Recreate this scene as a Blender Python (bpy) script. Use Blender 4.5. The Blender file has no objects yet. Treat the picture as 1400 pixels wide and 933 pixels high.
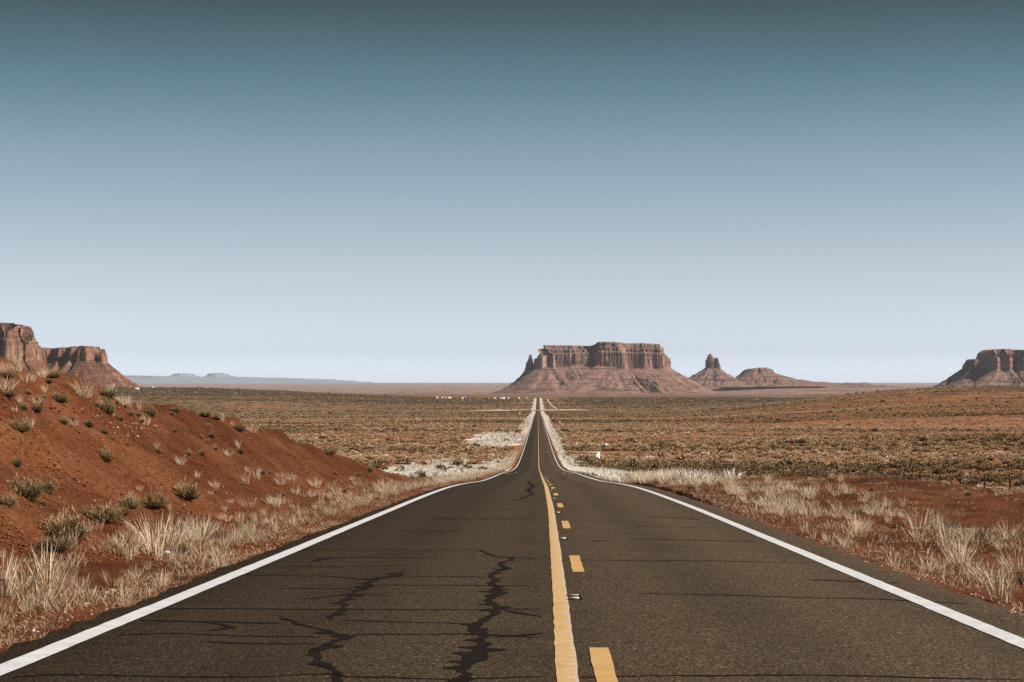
import bpy, bmesh, math, random
import numpy as np
from mathutils import Vector

# ------------------------------------------------------------------ camera, sky, sun, exposure
scene = bpy.context.scene
COL = scene.collection
F, VX, VY = 2675.0, 735.5, 520.0          # focal length and principal point in photograph pixels (1400 x 933)
cam_d = bpy.data.cameras.new('camera')
cam = bpy.data.objects.new('camera', cam_d); COL.objects.link(cam)
cam.location = (0, 0, 0); cam.rotation_euler = (math.radians(90), 0, 0)
cam_d.sensor_fit = 'HORIZONTAL'; cam_d.sensor_width = 36.0
cam_d.lens = 36.0 * F / 1400.0
cam_d.shift_x = (700.0 - VX) / 1400.0
cam_d.shift_y = (VY - 466.5) / 1400.0
cam_d.clip_start = 0.2; cam_d.clip_end = 250000.0
scene.camera = cam

SUN_EL, SUN_AZ = math.radians(44), math.radians(96)     # azimuth clockwise from +Y (the road's direction)
world = bpy.data.worlds.new('World'); scene.world = world; world.use_nodes = True
nt = world.node_tree; nt.nodes.clear()
out = nt.nodes.new('ShaderNodeOutputWorld'); bg = nt.nodes.new('ShaderNodeBackground')
sky = nt.nodes.new('ShaderNodeTexSky'); sky.sky_type = 'NISHITA'; sky.sun_disc = False
sky.sun_elevation = SUN_EL; sky.sun_rotation = SUN_AZ
sky.altitude = 1600; sky.air_density = 1.0; sky.dust_density = 1.0; sky.ozone_density = 1.5
bg.inputs['Strength'].default_value = 0.088
geo = nt.nodes.new('ShaderNodeTexCoord'); sep = nt.nodes.new('ShaderNodeSeparateXYZ')
rng = nt.nodes.new('ShaderNodeMapRange'); ramp = nt.nodes.new('ShaderNodeValToRGB')
mul = nt.nodes.new('ShaderNodeMix'); mul.data_type = 'RGBA'; mul.blend_type = 'MULTIPLY'
mul.inputs[0].default_value = 1.0
nt.links.new(geo.outputs['Generated'], sep.inputs[0]); nt.links.new(sep.outputs['Z'], rng.inputs[0])
rng.inputs[1].default_value = 0.0; rng.inputs[2].default_value = 0.25
nt.links.new(rng.outputs[0], ramp.inputs[0])
SKY = [(0.0, (1.211, 1.387, 2.038)), (0.003, (1.211, 1.387, 2.038)), (0.015, (1.184, 1.345, 1.97)), (0.0299, (1.052, 1.166, 1.703)), (0.0598, (0.929, 0.978, 1.345)), (0.0897, (0.944, 0.973, 1.266)), (0.1643, (0.945, 0.904, 1.054)), (0.2388, (0.933, 0.851, 0.888)), (0.3131, (0.881, 0.798, 0.787)), (0.387, (0.79, 0.742, 0.712)), (0.4605, (0.686, 0.686, 0.629)), (0.5335, (0.552, 0.583, 0.527)), (0.606, (0.421, 0.48, 0.419)), (0.6779, (0.319, 0.374, 0.307)), (0.7491, (0.251, 0.265, 0.196)), (1.0, (0.17, 0.18, 0.14))]
el = ramp.color_ramp.elements
el[0].position = SKY[0][0]; el[0].color = (*SKY[0][1], 1)
el[1].position = SKY[-1][0]; el[1].color = (*SKY[-1][1], 1)
for p, c in SKY[1:-1]:
    e = el.new(p); e.color = (*c, 1)
nt.links.new(sky.outputs[0], mul.inputs[6]); nt.links.new(ramp.outputs[0], mul.inputs[7])
nt.links.new(mul.outputs[2], bg.inputs[0]); nt.links.new(bg.outputs[0], out.inputs[0])

sun_d = bpy.data.lights.new('sun', 'SUN'); sun_d.energy = 5.0; sun_d.angle = math.radians(0.53)
sun_d.color = (1.0, 0.94, 0.86)
sun = bpy.data.objects.new('sun', sun_d); COL.objects.link(sun)
sdir = Vector((math.sin(SUN_AZ) * math.cos(SUN_EL), math.cos(SUN_AZ) * math.cos(SUN_EL), math.sin(SUN_EL)))
sun.rotation_euler = sdir.to_track_quat('Z', 'Y').to_euler(); sun.location = sdir * 60
vs = scene.view_settings
vs.view_transform = 'Standard'; vs.look = 'None'; vs.exposure = 0.45; vs.gamma = 1.0; vs.use_curve_mapping = False
scene.cycles.use_denoising = False; scene.cycles.use_adaptive_sampling = False; scene.cycles.max_bounces = 6; scene.cycles.transparent_max_bounces = 6; scene.cycles.volume_bounces = 1

# ------------------------------------------------------------------ helpers
random.seed(4); RNG = np.random.default_rng(7)

def tag(o, label=None, cat=None, group=None, kind=None):
    if label: o['label'] = label
    if cat: o['category'] = cat
    if group: o['group'] = group
    if kind: o['kind'] = kind
    return o

def link(o, parent=None):
    COL.objects.link(o)
    if parent: o.parent = parent
    return o

def np_mesh(name, verts, faces, mat=None, smooth=False, tris=None):
    """verts (n,3), faces (m,4) quads and/or tris (k,3)."""
    me = bpy.data.meshes.new(name)
    verts = np.asarray(verts, np.float32)
    parts, tot = [], []
    if faces is not None and len(faces):
        f = np.asarray(faces, np.int32); parts.append(f.ravel()); tot.append(np.full(len(f), 4, np.int32))
    if tris is not None and len(tris):
        f = np.asarray(tris, np.int32); parts.append(f.ravel()); tot.append(np.full(len(f), 3, np.int32))
    loops = np.concatenate(parts); tot = np.concatenate(tot)
    me.vertices.add(len(verts)); me.vertices.foreach_set('co', verts.ravel())
    me.loops.add(len(loops)); me.loops.foreach_set('vertex_index', loops)
    me.polygons.add(len(tot))
    st = np.concatenate([[0], np.cumsum(tot)[:-1]]).astype(np.int32)
    me.polygons.foreach_set('loop_start', st)
    if smooth: me.polygons.foreach_set('use_smooth', np.ones(len(tot), bool))
    me.update(calc_edges=True); me.validate()
    if mat: me.materials.append(mat)
    return me

def obj(name, me, parent=None):
    return link(bpy.data.objects.new(name, me), parent)

def empty(name, loc, rz=0.0):
    o = bpy.data.objects.new(name, None); o.empty_display_size = 0.2
    o.location = loc; o.rotation_euler = (0, 0, rz)
    return link(o)

def boxes_mesh(name, boxes, mat):
    """boxes: (x0,x1,y0,y1,z0,z1)."""
    V, Q = [], []
    for x0, x1, y0, y1, z0, z1 in boxes:
        b = len(V)
        V += [(x0, y0, z0), (x1, y0, z0), (x1, y1, z0), (x0, y1, z0), (x0, y0, z1), (x1, y0, z1), (x1, y1, z1), (x0, y1, z1)]
        Q += [[b, b+3, b+2, b+1], [b+4, b+5, b+6, b+7], [b, b+1, b+5, b+4], [b+1, b+2, b+6, b+5], [b+2, b+3, b+7, b+6], [b+3, b, b+4, b+7]]
    return np_mesh(name, V, Q, mat)

def vnoise(x, y, seed=0):
    xi = np.floor(x).astype(np.int64); yi = np.floor(y).astype(np.int64)
    xf = x - xi; yf = y - yi
    u = xf*xf*xf*(xf*(xf*6-15)+10); v = yf*yf*yf*(yf*(yf*6-15)+10)
    def h(a, b):
        n = (a*374761393 + b*668265263 + seed*974634777) & 0x7fffffff
        n = ((n ^ (n >> 13)) * 1274126177) & 0x7fffffff
        n = (n ^ (n >> 16)) & 0xffffff
        return n / float(0xffffff)
    a = h(xi, yi); b = h(xi+1, yi); c = h(xi, yi+1); d = h(xi+1, yi+1)
    return (a*(1-u) + b*u)*(1-v) + (c*(1-u) + d*u)*v

def fbm(x, y, oct=4, seed=0):
    s, a, t = 0.0, 1.0, 0.0
    for i in range(oct):
        s = s + a*(vnoise(x*2**i, y*2**i, seed+i*17)*2-1); t += a; a *= 0.5
    return s/t

def sstep(a, b, x):
    t = np.clip((x-a)/(b-a), 0, 1); return t*t*(3-2*t)

# ------------------------------------------------------------------ materials
def mat_new(name):
    m = bpy.data.materials.new(name); m.use_nodes = True
    n = m.node_tree; n.nodes.clear()
    o = n.nodes.new('ShaderNodeOutputMaterial'); b = n.nodes.new('ShaderNodeBsdfPrincipled')
    n.links.new(b.outputs[0], o.inputs[0])
    b.inputs['Roughness'].default_value = 0.9
    b.inputs['Specular IOR Level'].default_value = 0.06
    return m, n, b

class NB:
    """small node-building helper"""
    def __init__(s, n): s.n = n; s.N = n.nodes; s.L = n.links
    def coord(s, which='Object'): return s.N.new('ShaderNodeTexCoord').outputs[which]
    def mapping(s, v, scale=(1, 1, 1)):
        m = s.N.new('ShaderNodeMapping'); m.inputs['Scale'].default_value = scale; s.L.new(v, m.inputs[0]); return m.outputs[0]
    def noise(s, v, scale, detail=4, rough=0.55):
        t = s.N.new('ShaderNodeTexNoise'); t.inputs['Scale'].default_value = scale
        t.inputs['Detail'].default_value = detail; t.inputs['Roughness'].default_value = rough
        s.L.new(v, t.inputs['Vector']); return t.outputs['Fac']
    def vor(s, v, scale, out='Distance'):
        t = s.N.new('ShaderNodeTexVoronoi'); t.inputs['Scale'].default_value = scale; s.L.new(v, t.inputs['Vector']); return t.outputs[out]
    def rng(s, v, a, b, c=0.0, d=1.0):
        r = s.N.new('ShaderNodeMapRange'); s.L.new(v, r.inputs[0])
        for i, k in enumerate((a, b, c, d)): r.inputs[1+i].default_value = k
        return r.outputs[0]
    def mix(s, f, a, b, mode='MIX'):
        m = s.N.new('ShaderNodeMix'); m.data_type = 'RGBA'; m.blend_type = mode
        for sock, v in ((m.inputs[0], f), (m.inputs[6], a), (m.inputs[7], b)):
            if hasattr(v, 'is_linked'): s.L.new(v, sock)
            elif isinstance(v, (int, float)): sock.default_value = v
            else: sock.default_value = (*v, 1)
        return m.outputs[2]
    def math(s, op, a, b=0.0):
        m = s.N.new('ShaderNodeMath'); m.operation = op
        for sock, v in ((m.inputs[0], a), (m.inputs[1], b)):
            if hasattr(v, 'is_linked'): s.L.new(v, sock)
            else: sock.default_value = v
        return m.outputs[0]
    def attr(s, name, out='Fac'):
        a = s.N.new('ShaderNodeAttribute'); a.attribute_name = name; return a.outputs[out]
    def bump(s, h, strength, dist, bsdf):
        b = s.N.new('ShaderNodeBump'); b.inputs['Strength'].default_value = strength; b.inputs['Distance'].default_value = dist
        s.L.new(h, b.inputs['Height']); s.L.new(b.outputs[0], bsdf.inputs['Normal'])

def ground_material():
    m, n, b = mat_new('red_desert_soil'); q = NB(n)
    p = q.coord()
    big = q.noise(p, 0.35, 5); mid = q.noise(p, 2.2, 5); fine = q.noise(p, 14, 4, 0.7); vf = q.noise(p, 55, 3, 0.7)
    c = q.mix(q.rng(big, 0.42, 0.60), (0.165, 0.042, 0.014), (0.40, 0.15, 0.062))
    c = q.mix(q.rng(mid, 0.45, 0.68, 0, 0.75), c, (0.13, 0.033, 0.012))
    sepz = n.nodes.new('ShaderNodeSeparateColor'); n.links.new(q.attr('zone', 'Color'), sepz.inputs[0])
    alpha = q.attr('zone', 'Alpha')
    c = q.mix(q.math('MULTIPLY', alpha, q.rng(mid, 0.2, 0.6, 0.5, 1.0)), c, (0.13, 0.028, 0.011))
    # clods and grit
    c = q.mix(q.rng(q.noise(p, 5.5, 4, 0.7), 0.42, 0.62), q.mix(0.55, c, (0.065, 0.016, 0.006)), q.mix(0.20, c, (0.45, 0.19, 0.085)))
    c = q.mix(q.rng(fine, 0.40, 0.62), q.mix(0.6, c, (0.065, 0.016, 0.006)), q.mix(0.28, c, (0.46, 0.19, 0.085)))
    c = q.mix(q.rng(vf, 0.60, 0.70), c, (0.50, 0.26, 0.15))
    c = q.mix(q.rng(q.noise(p, 28, 3, 0.7), 0.60, 0.68, 0, 0.8), c, (0.05, 0.014, 0.006))
    c = q.mix(q.rng(q.noise(p, 0.9, 4, 0.6), 0.40, 0.62, 0, 0.65), c, q.mix(0.5, c, (0.30, 0.15, 0.085)))
    c = q.mix(q.rng(q.noise(p, 0.16, 4, 0.6), 0.44, 0.60, 0, 0.75), c, q.mix(1.0, c, (0.52, 0.46, 0.44), 'MULTIPLY'))
    c = q.mix(1.0, c, (1.02, 0.92, 0.80), 'MULTIPLY')
    c = q.mix(q.attr('plain'), c, q.mix(q.rng(q.noise(p, 0.05, 5, 0.65), 0.35, 0.65), (0.42, 0.17, 0.078), (0.26, 0.10, 0.046)))
    # plain far off: brush too small to see singly, mottled
    ps = q.mapping(p, (1.0, 0.16, 1.0))
    far1 = q.noise(ps, 0.055, 7, 0.8); far2 = q.noise(ps, 0.009, 5, 0.65)
    fc = q.mix(q.rng(far1, 0.44, 0.56), (0.060, 0.036, 0.017), (0.30, 0.165, 0.080))
    fc = q.mix(q.rng(far2, 0.50, 0.68, 0, 0.75), fc, (0.34, 0.125, 0.055))
    c = q.mix(q.attr('brush'), c, fc)
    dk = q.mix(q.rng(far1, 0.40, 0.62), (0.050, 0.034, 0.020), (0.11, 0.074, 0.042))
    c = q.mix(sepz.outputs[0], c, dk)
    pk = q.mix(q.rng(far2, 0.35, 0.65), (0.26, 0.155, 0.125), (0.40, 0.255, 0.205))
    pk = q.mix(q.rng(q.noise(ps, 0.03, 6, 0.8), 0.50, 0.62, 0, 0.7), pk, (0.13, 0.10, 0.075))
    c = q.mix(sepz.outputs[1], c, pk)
    gr = q.mix(q.rng(far1, 0.3, 0.6), (0.80, 0.68, 0.55), (0.97, 0.90, 0.82))
    c = q.mix(sepz.outputs[2], c, gr)
    c = q.mix(1.0, c, (0.76, 0.76, 0.76), 'MULTIPLY')
    n.links.new(c, b.inputs['Base Color'])
    h = q.math('ADD', q.math('MULTIPLY', fine, 0.7), q.math('MULTIPLY', vf, 0.35))
    q.bump(h, 1.0, 0.09, b)
    return m

def asphalt_material():
    m, n, b = mat_new('worn_asphalt'); q = NB(n); p = q.coord()
    sp = q.noise(p, 52, 2, 0.85); sp2 = q.noise(p, 26, 2, 0.7)
    tr = q.noise(q.mapping(p, (1.0, 0.04, 1)), 0.9, 4); blot = q.noise(p, 0.6, 5, 0.6)
    c = q.mix(q.rng(tr, 0.35, 0.65), (0.058, 0.040, 0.023), (0.078, 0.055, 0.033))
    c = q.mix(q.rng(blot, 0.4, 0.7, 0, 0.4), c, (0.050, 0.033, 0.020))
    c = q.mix(q.rng(sp, 0.42, 0.58), q.mix(0.92, c, (0.010, 0.006, 0.004)), q.mix(0.5, c, (0.22, 0.155, 0.095)))
    c = q.mix(q.rng(sp2, 0.60, 0.68, 0, 0.9), c, (0.30, 0.21, 0.13))
    sw = n.nodes.new('ShaderNodeSeparateXYZ'); n.links.new(p, sw.inputs[0])
    wp = q.math('COSINE', q.math('MULTIPLY', sw.outputs[0], 2*math.pi/1.82))
    c = q.mix(q.math('MULTIPLY', q.rng(wp, -0.6, 0.9, 0, 0.34), q.rng(blot, 0.3, 0.6, 0.3, 1.0)), c, (0.028, 0.019, 0.011))
    c = q.mix(q.rng(q.noise(p, 23, 2, 0.7), 0.60, 0.68, 0, 0.8), c, (0.014, 0.009, 0.006))
    c = q.mix(1.0, c, (0.72, 0.71, 0.70), 'MULTIPLY')
    n.links.new(c, b.inputs['Base Color']); b.inputs['Roughness'].default_value = 0.85
    q.bump(sp, 0.5, 0.008, b)
    return m

def paint_material(name, c0, c1, chip, rumble=False):
    m, n, b = mat_new(name); q = NB(n); p = q.coord()
    w = q.noise(p, 4, 5, 0.65); ch = q.noise(p, 60, 3, 0.75); ch2 = q.noise(p, 9, 3, 0.6)
    c = q.mix(q.rng(w, 0.35, 0.7), c0, c1)
    if rumble:
        sx = n.nodes.new('ShaderNodeSeparateXYZ'); n.links.new(p, sx.inputs[0])
        bars = q.math('SINE', q.math('MULTIPLY', sx.outputs[1], 2*math.pi/0.26))
        bars = q.math('ADD', bars, q.rng(ch2, 0.25, 0.75, -1.8, 1.8))
        side = q.attr('side')
        k = q.math('MULTIPLY', q.rng(bars, -0.1, 0.9, 0, 0.6), q.rng(side, 0.25, 0.9))
        c = q.mix(k, c, (0.72, 0.60, 0.48))
        c = q.mix(q.math('MULTIPLY', q.rng(side, 0.80, 1.0), q.rng(ch, 0.40, 0.55)), c, (0.62, 0.55, 0.47))
    wear = q.math('MULTIPLY', q.rng(ch, 0.54, 0.64), q.rng(ch2, 0.42, 0.64, 0.0, chip))
    c = q.mix(wear, c, (0.075, 0.058, 0.042))
    c = q.mix(1.0, c, (0.78, 0.78, 0.78), 'MULTIPLY')
    n.links.new(c, b.inputs['Base Color']); b.inputs['Roughness'].default_value = 0.7
    q.bump(ch, 0.3, 0.004, b)
    return m

def tar_material():
    m, n, b = mat_new('crack_sealing_tar'); q = NB(n); p = q.coord()
    c = q.mix(q.rng(q.noise(p, 8, 4), 0.35, 0.7), (0.008, 0.0045, 0.0032), (0.016, 0.0095, 0.0065))
    n.links.new(c, b.inputs['Base Color']); b.inputs['Roughness'].default_value = 0.7
    return m

def rock_material(name, cliff, cliff2, dark, talus, talus2, zscale):
    m, n, b = mat_new(name); q = NB(n); p = q.coord()
    g = n.nodes.new('ShaderNodeNewGeometry'); sx = n.nodes.new('ShaderNodeSeparateXYZ'); n.links.new(g.outputs['True Normal'], sx.inputs[0])
    s = zscale
    streak = q.noise(q.mapping(p, (1, 1, 0.16)), 0.022*s, 6, 0.72)
    blot = q.noise(p, 0.012*s, 5, 0.6)
    strata = q.noise(q.mapping(p, (0.03, 0.03, 1)), 0.10*s, 4, 0.7)
    c = q.mix(q.rng(blot, 0.35, 0.68), cliff, cliff2)
    c = q.mix(q.rng(streak, 0.49, 0.60, 0, 0.9), c, dark)
    c = q.mix(q.rng(strata, 0.52, 0.60, 0, 0.6), c, dark)
    c = q.mix(q.rng(q.noise(q.mapping(p, (1, 1, 0.35)), 0.02*s, 4, 0.6), 0.56, 0.66, 0, 0.6), c, tuple(min(1, v*1.55) for v in cliff2))
    t = q.mix(q.rng(q.noise(p, 0.03*s, 6, 0.75), 0.42, 0.58), talus, talus2)
    t = q.mix(q.math('MULTIPLY', q.rng(strata, 0.52, 0.58), q.rng(blot, 0.40, 0.55, 0.15, 0.9)), t, dark)
    t = q.mix(q.rng(q.noise(p, 0.12*s, 3, 0.8), 0.60, 0.68, 0, 0.6), t, (0.10, 0.065, 0.045))
    c = q.mix(q.rng(sx.outputs[2], 0.35, 0.60), c, t)
    c = q.mix(1.0, c, (0.80, 0.77, 0.75), 'MULTIPLY')
    n.links.new(c, b.inputs['Base Color'])
    q.bump(q.noise(p, 0.10*s, 5, 0.7), 0.6, 6/s, b)
    return m

def blade_material(name, root, mid, tip, var, trans=0.35, up=0.45, dim=1.0):
    m, n, b = mat_new(name); q = NB(n)
    o = [x for x in n.nodes if x.type == 'OUTPUT_MATERIAL'][0]
    t = q.attr('t'); oi = n.nodes.new('ShaderNodeObjectInfo')
    rb = q.attr('rnd')
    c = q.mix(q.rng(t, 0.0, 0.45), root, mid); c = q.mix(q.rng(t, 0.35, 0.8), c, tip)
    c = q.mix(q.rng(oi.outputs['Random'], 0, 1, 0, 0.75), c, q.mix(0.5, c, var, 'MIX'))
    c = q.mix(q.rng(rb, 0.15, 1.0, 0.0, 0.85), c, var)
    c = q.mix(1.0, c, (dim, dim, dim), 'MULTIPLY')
    n.links.new(c, b.inputs['Base Color'])
    tr = n.nodes.new('ShaderNodeBsdfTranslucent'); n.links.new(c, tr.inputs[0])
    gm = n.nodes.new('ShaderNodeNewGeometry'); va = n.nodes.new('ShaderNodeVectorMath'); va.operation = 'MULTIPLY_ADD'
    va.inputs[1].default_value = (1-up,)*3; va.inputs[2].default_value = (0, 0, up); n.links.new(gm.outputs['Normal'], va.inputs[0])
    vn = n.nodes.new('ShaderNodeVectorMath'); vn.operation = 'NORMALIZE'; n.links.new(va.outputs[0], vn.inputs[0])
    n.links.new(vn.outputs[0], b.inputs['Normal'])
    mx = n.nodes.new('ShaderNodeMixShader'); mx.inputs[0].default_value = trans
    n.links.new(b.outputs[0], mx.inputs[1]); n.links.new(tr.outputs[0], mx.inputs[2]); n.links.new(mx.outputs[0], o.inputs[0])
    return m

def plain_material(name, col, col2, rough=0.8, scale=6.0):
    m, n, b = mat_new(name); q = NB(n)
    c = q.mix(q.rng(q.noise(q.coord(), scale, 4), 0.3, 0.7), col, col2)
    n.links.new(c, b.inputs['Base Color']); b.inputs['Roughness'].default_value = rough
    return m

M = dict(
    ground=ground_material(), asphalt=asphalt_material(), tar=tar_material(),
    white=paint_material('white_road_paint', (0.76, 0.76, 0.78), (0.62, 0.60, 0.60), 0.95),
    yellow=paint_material('yellow_road_paint', (0.60, 0.37, 0.16), (0.68, 0.45, 0.22), 0.9, True),
    dash=paint_material('yellow_dash_paint', (0.60, 0.35, 0.125), (0.66, 0.41, 0.18), 0.6),
    rock=rock_material('pink_sandstone', (0.31, 0.175, 0.135), (0.44, 0.285, 0.23), (0.085, 0.047, 0.036), (0.33, 0.20, 0.16), (0.20, 0.11, 0.082), 1.0),
    rock2=rock_material('red_sandstone', (0.30, 0.15, 0.095), (0.42, 0.245, 0.165), (0.085, 0.042, 0.028), (0.21, 0.095, 0.060), (0.12, 0.05, 0.032), 1.8),
    rock3=rock_material('far_rock_haze_tint', (0.22, 0.26, 0.34), (0.28, 0.31, 0.37), (0.15, 0.19, 0.27), (0.23, 0.27, 0.34), (0.18, 0.22, 0.30), 0.2),  # distant haze put into the rock colour as a blue tint
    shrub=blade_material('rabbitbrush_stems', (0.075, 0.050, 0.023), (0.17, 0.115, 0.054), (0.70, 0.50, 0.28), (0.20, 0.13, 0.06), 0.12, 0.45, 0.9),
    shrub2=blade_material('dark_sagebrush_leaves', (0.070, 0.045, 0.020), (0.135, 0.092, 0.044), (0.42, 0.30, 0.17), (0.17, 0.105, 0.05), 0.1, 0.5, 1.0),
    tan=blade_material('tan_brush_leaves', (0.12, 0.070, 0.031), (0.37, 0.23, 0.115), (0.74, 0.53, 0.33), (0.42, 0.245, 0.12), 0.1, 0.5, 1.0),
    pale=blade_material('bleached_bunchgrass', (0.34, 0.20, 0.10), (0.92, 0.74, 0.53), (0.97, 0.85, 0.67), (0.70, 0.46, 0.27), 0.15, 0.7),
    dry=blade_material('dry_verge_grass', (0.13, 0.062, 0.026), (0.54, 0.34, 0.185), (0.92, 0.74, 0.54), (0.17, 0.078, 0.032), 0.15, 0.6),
    pebble=plain_material('pale_pebbles', (0.42, 0.22, 0.15), (0.62, 0.46, 0.38), scale=3.0),
    track=plain_material('pale_dirt_track', (0.56, 0.45, 0.36), (0.46, 0.33, 0.24), scale=0.05),
    redtrack=plain_material('red_dirt_track', (0.36, 0.135, 0.065), (0.30, 0.10, 0.05), scale=0.3),
    clod=plain_material('earth_clods', (0.11, 0.034, 0.014), (0.24, 0.085, 0.036), scale=1.0),
    bleach=blade_material('sun_whitened_grass', (0.92, 0.80, 0.64), (0.97, 0.88, 0.75), (0.97, 0.90, 0.79), (0.92, 0.79, 0.62), 0.05, 0.85),
    post=plain_material('rusty_steel_post', (0.035, 0.022, 0.016), (0.06, 0.035, 0.024), scale=9),
    wire=plain_material('fence_wire', (0.10, 0.08, 0.07), (0.16, 0.12, 0.1), 0.5),
    whitep=plain_material('white_painted_metal', (0.78, 0.77, 0.76), (0.66, 0.64, 0.62), 0.6, 2.0),
    iron=plain_material('cast_iron', (0.045, 0.035, 0.028), (0.08, 0.06, 0.045), 0.6, 20),
    lens=plain_material('marker_reflector', (0.72, 0.64, 0.52), (0.6, 0.5, 0.4), 0.35, 30),
    wall=plain_material('white_house_wall', (0.74, 0.72, 0.68), (0.62, 0.6, 0.56), scale=0.3),
    wall2=plain_material('brown_house_wall', (0.22, 0.13, 0.09), (0.28, 0.17, 0.12), scale=0.3),
    roofm=plain_material('pale_house_roof', (0.68, 0.66, 0.63), (0.55, 0.53, 0.5), scale=0.3),
    roofd=plain_material('dark_house_roof', (0.10, 0.07, 0.06), (0.14, 0.10, 0.08), scale=0.3),
    paper=plain_material('crumpled_paper', (0.80, 0.80, 0.82), (0.72, 0.72, 0.74), 0.7, 20),
)

# ------------------------------------------------------------------ terrain heights
ZP = np.array([(-300, 9.0), (0, -1.47), (12, -1.89), (72, -3.99), (123, -6.30), (193, -9.16), (287, -13.1), (350, -15.1), (535, -18.2),
               (770, -21.0), (1000, -24.3), (1180, -26.5), (1400, -28.6), (1700, -32.2), (2300, -40.4), (3300, -50.5), (5600, -52.3),
               (6500, -58.5), (9000, -64), (20000, -70), (120000, -90)], float)
def pchip(P, x):
    X, Y = P[:, 0], P[:, 1]; h = np.diff(X); d = np.diff(Y)/h
    m = np.zeros(len(X)); m[0] = d[0]; m[-1] = d[-1]
    for i in range(1, len(X)-1):
        if d[i-1]*d[i] > 0:
            w1 = 2*h[i]+h[i-1]; w2 = h[i]+2*h[i-1]; m[i] = (w1+w2)/(w1/d[i-1]+w2/d[i])
    x = np.clip(x, X[0], X[-1]); k = np.clip(np.searchsorted(X, x)-1, 0, len(X)-2)
    t = (x-X[k])/h[k]; t2 = t*t; t3 = t2*t
    return (2*t3-3*t2+1)*Y[k]+(t3-2*t2+t)*h[k]*m[k]+(-2*t3+3*t2)*Y[k+1]+(t3-t2)*h[k]*m[k+1]
def zr(y): return pchip(ZP, np.asarray(y, float))

CXP = np.array([(-300, 0.0), (0, 0.03), (12, 0.04), (24, 0.09), (45, 0.16), (72, 0.17), (123, 0.19), (193, 0.12), (287, 0.03), (400, 0.0), (120000, 0.0)], float)
def cx(y): return np.interp(y, CXP[:, 0], CXP[:, 1])        # slight wander of the road's axis

# crest of the cut bank on the left: Y, X, Z
CR = np.array([(-60, -14.5, 2.6), (10, -14.2, 1.9), (30, -13.6, 1.25), (48, -13.2, 0.42), (56, -12.3, -0.42), (60, -11.7, -0.90), (66, -10.8, -1.35),
               (75, -10.2, -2.15), (85, -9.5, -3.15), (95, -8.4, -4.40), (105, -7.4, -5.35), (118, -7.0, -6.5)], float)
CR[:, 2] += np.where(CR[:, 0] <= 56, 0.10, np.where(CR[:, 0] <= 66, 0.26, np.where(CR[:, 0] <= 100, 0.22, 0.0)))
def ground(X, Y):
    X = np.asarray(X, float); Y = np.asarray(Y, float)
    base = zr(Y)
    ax = np.abs(X)
    z = base.copy()
    # verge falls a little from the asphalt
    z = z - 0.085 - 0.10*sstep(4.7, 6.2, ax)*(1-sstep(300, 900, Y))
    # left bank
    xc = np.interp(Y, CR[:, 0], -CR[:, 1]); zc = np.interp(Y, CR[:, 0], CR[:, 2])
    hb = np.maximum(zc - (base-0.16), 0.0)*(1-sstep(105, 135, Y))
    L = -X
    t = (L-5.2)/(xc-5.2)
    up = 0.30*np.clip(t, 0, 1) + 0.70*sstep(0.18, 1.02, t)
    wob = fbm(X*0.16+31, Y*0.10, 3, 5)*0.13*sstep(0.15, 0.6, t)
    back = 1 - sstep(0.0, 26.0, L-xc-2.5)*sstep(20, 45, Y)
    rise = np.clip(L-xc, 0, 40)*0.05*(1-sstep(25, 60, Y))
    bank = np.where(L > 5.2, (up+wob)*hb*back + rise*back, 0.0)
    z = z + bank
    rough = fbm(X*1.1, Y*1.1, 4, 9)*0.17*sstep(5.3, 7.0, L)*(1-sstep(140, 220, Y))
    rough = rough + (fbm(X*2.7, Y*1.9, 3, 29)*0.07+fbm(X*0.7, Y*0.45, 3, 30)*0.16*sstep(55, 70, Y))*sstep(0.3, 0.6, t)*(1-sstep(100, 125, Y))
    gul = -np.abs(fbm(X*0.35+Y*0.28, Y*0.22-X*0.1, 3, 21))*0.55*sstep(0.25, 0.7, t)*np.clip(hb, 0, 2.5)/2.5
    z = z + np.where(L > 5, rough + gul, 0)
    # right side: low berm, then falling away
    berm = 0.55*np.exp(-((X-11.5)/5.5)**2)*sstep(38, 62, Y)*(1-sstep(88, 118, Y))
    berm += 0.30*np.exp(-((X-19)/7)**2)*sstep(30, 55, Y)*(1-sstep(82, 112, Y))
    fall = -0.042*np.clip(X-7, 0, 45)*(1-sstep(220, 420, Y)) 
    z = z + np.where(X > 0, berm + fall, 0) + np.where(X > 5, (fbm(X*0.9+7, Y*0.7, 4, 13)*0.16+fbm(X*0.22, Y*0.1, 3, 14)*0.22*sstep(8, 12, X)*sstep(30, 50, Y))*sstep(5, 7, X)*(1-sstep(140, 220, Y)), 0)
    # rolling plain
    off = sstep(6, 60, ax)
    z = z + off*(fbm(X/45, Y/45, 3, 3)*0.55*sstep(170, 400, Y) + fbm(X/230, Y/230, 3, 4)*1.8*sstep(500, 1500, Y))
    z = z + 37*sstep(130, 640, X*2800/np.maximum(Y, 1400))*sstep(700, 2800, Y)*(1-sstep(3000, 4600, Y))
    z = z + 31*sstep(-120, -1050, X*5500/np.maximum(Y, 3000))*sstep(3300, 5500, Y)*(1-sstep(5700, 7600, Y))
    # low broken country under the buttes
    z = z + sstep(200, 900, ax)*fbm(X/900, Y/1500, 4, 44)*7*sstep(6500, 9500, Y)*(1-sstep(30000, 60000, Y))
    z = z + 24*np.exp(-((Y-12500)/2500)**2)*sstep(900, 1600, X)
    return np.where(ax < 4.62, base-0.07, z)

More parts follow.
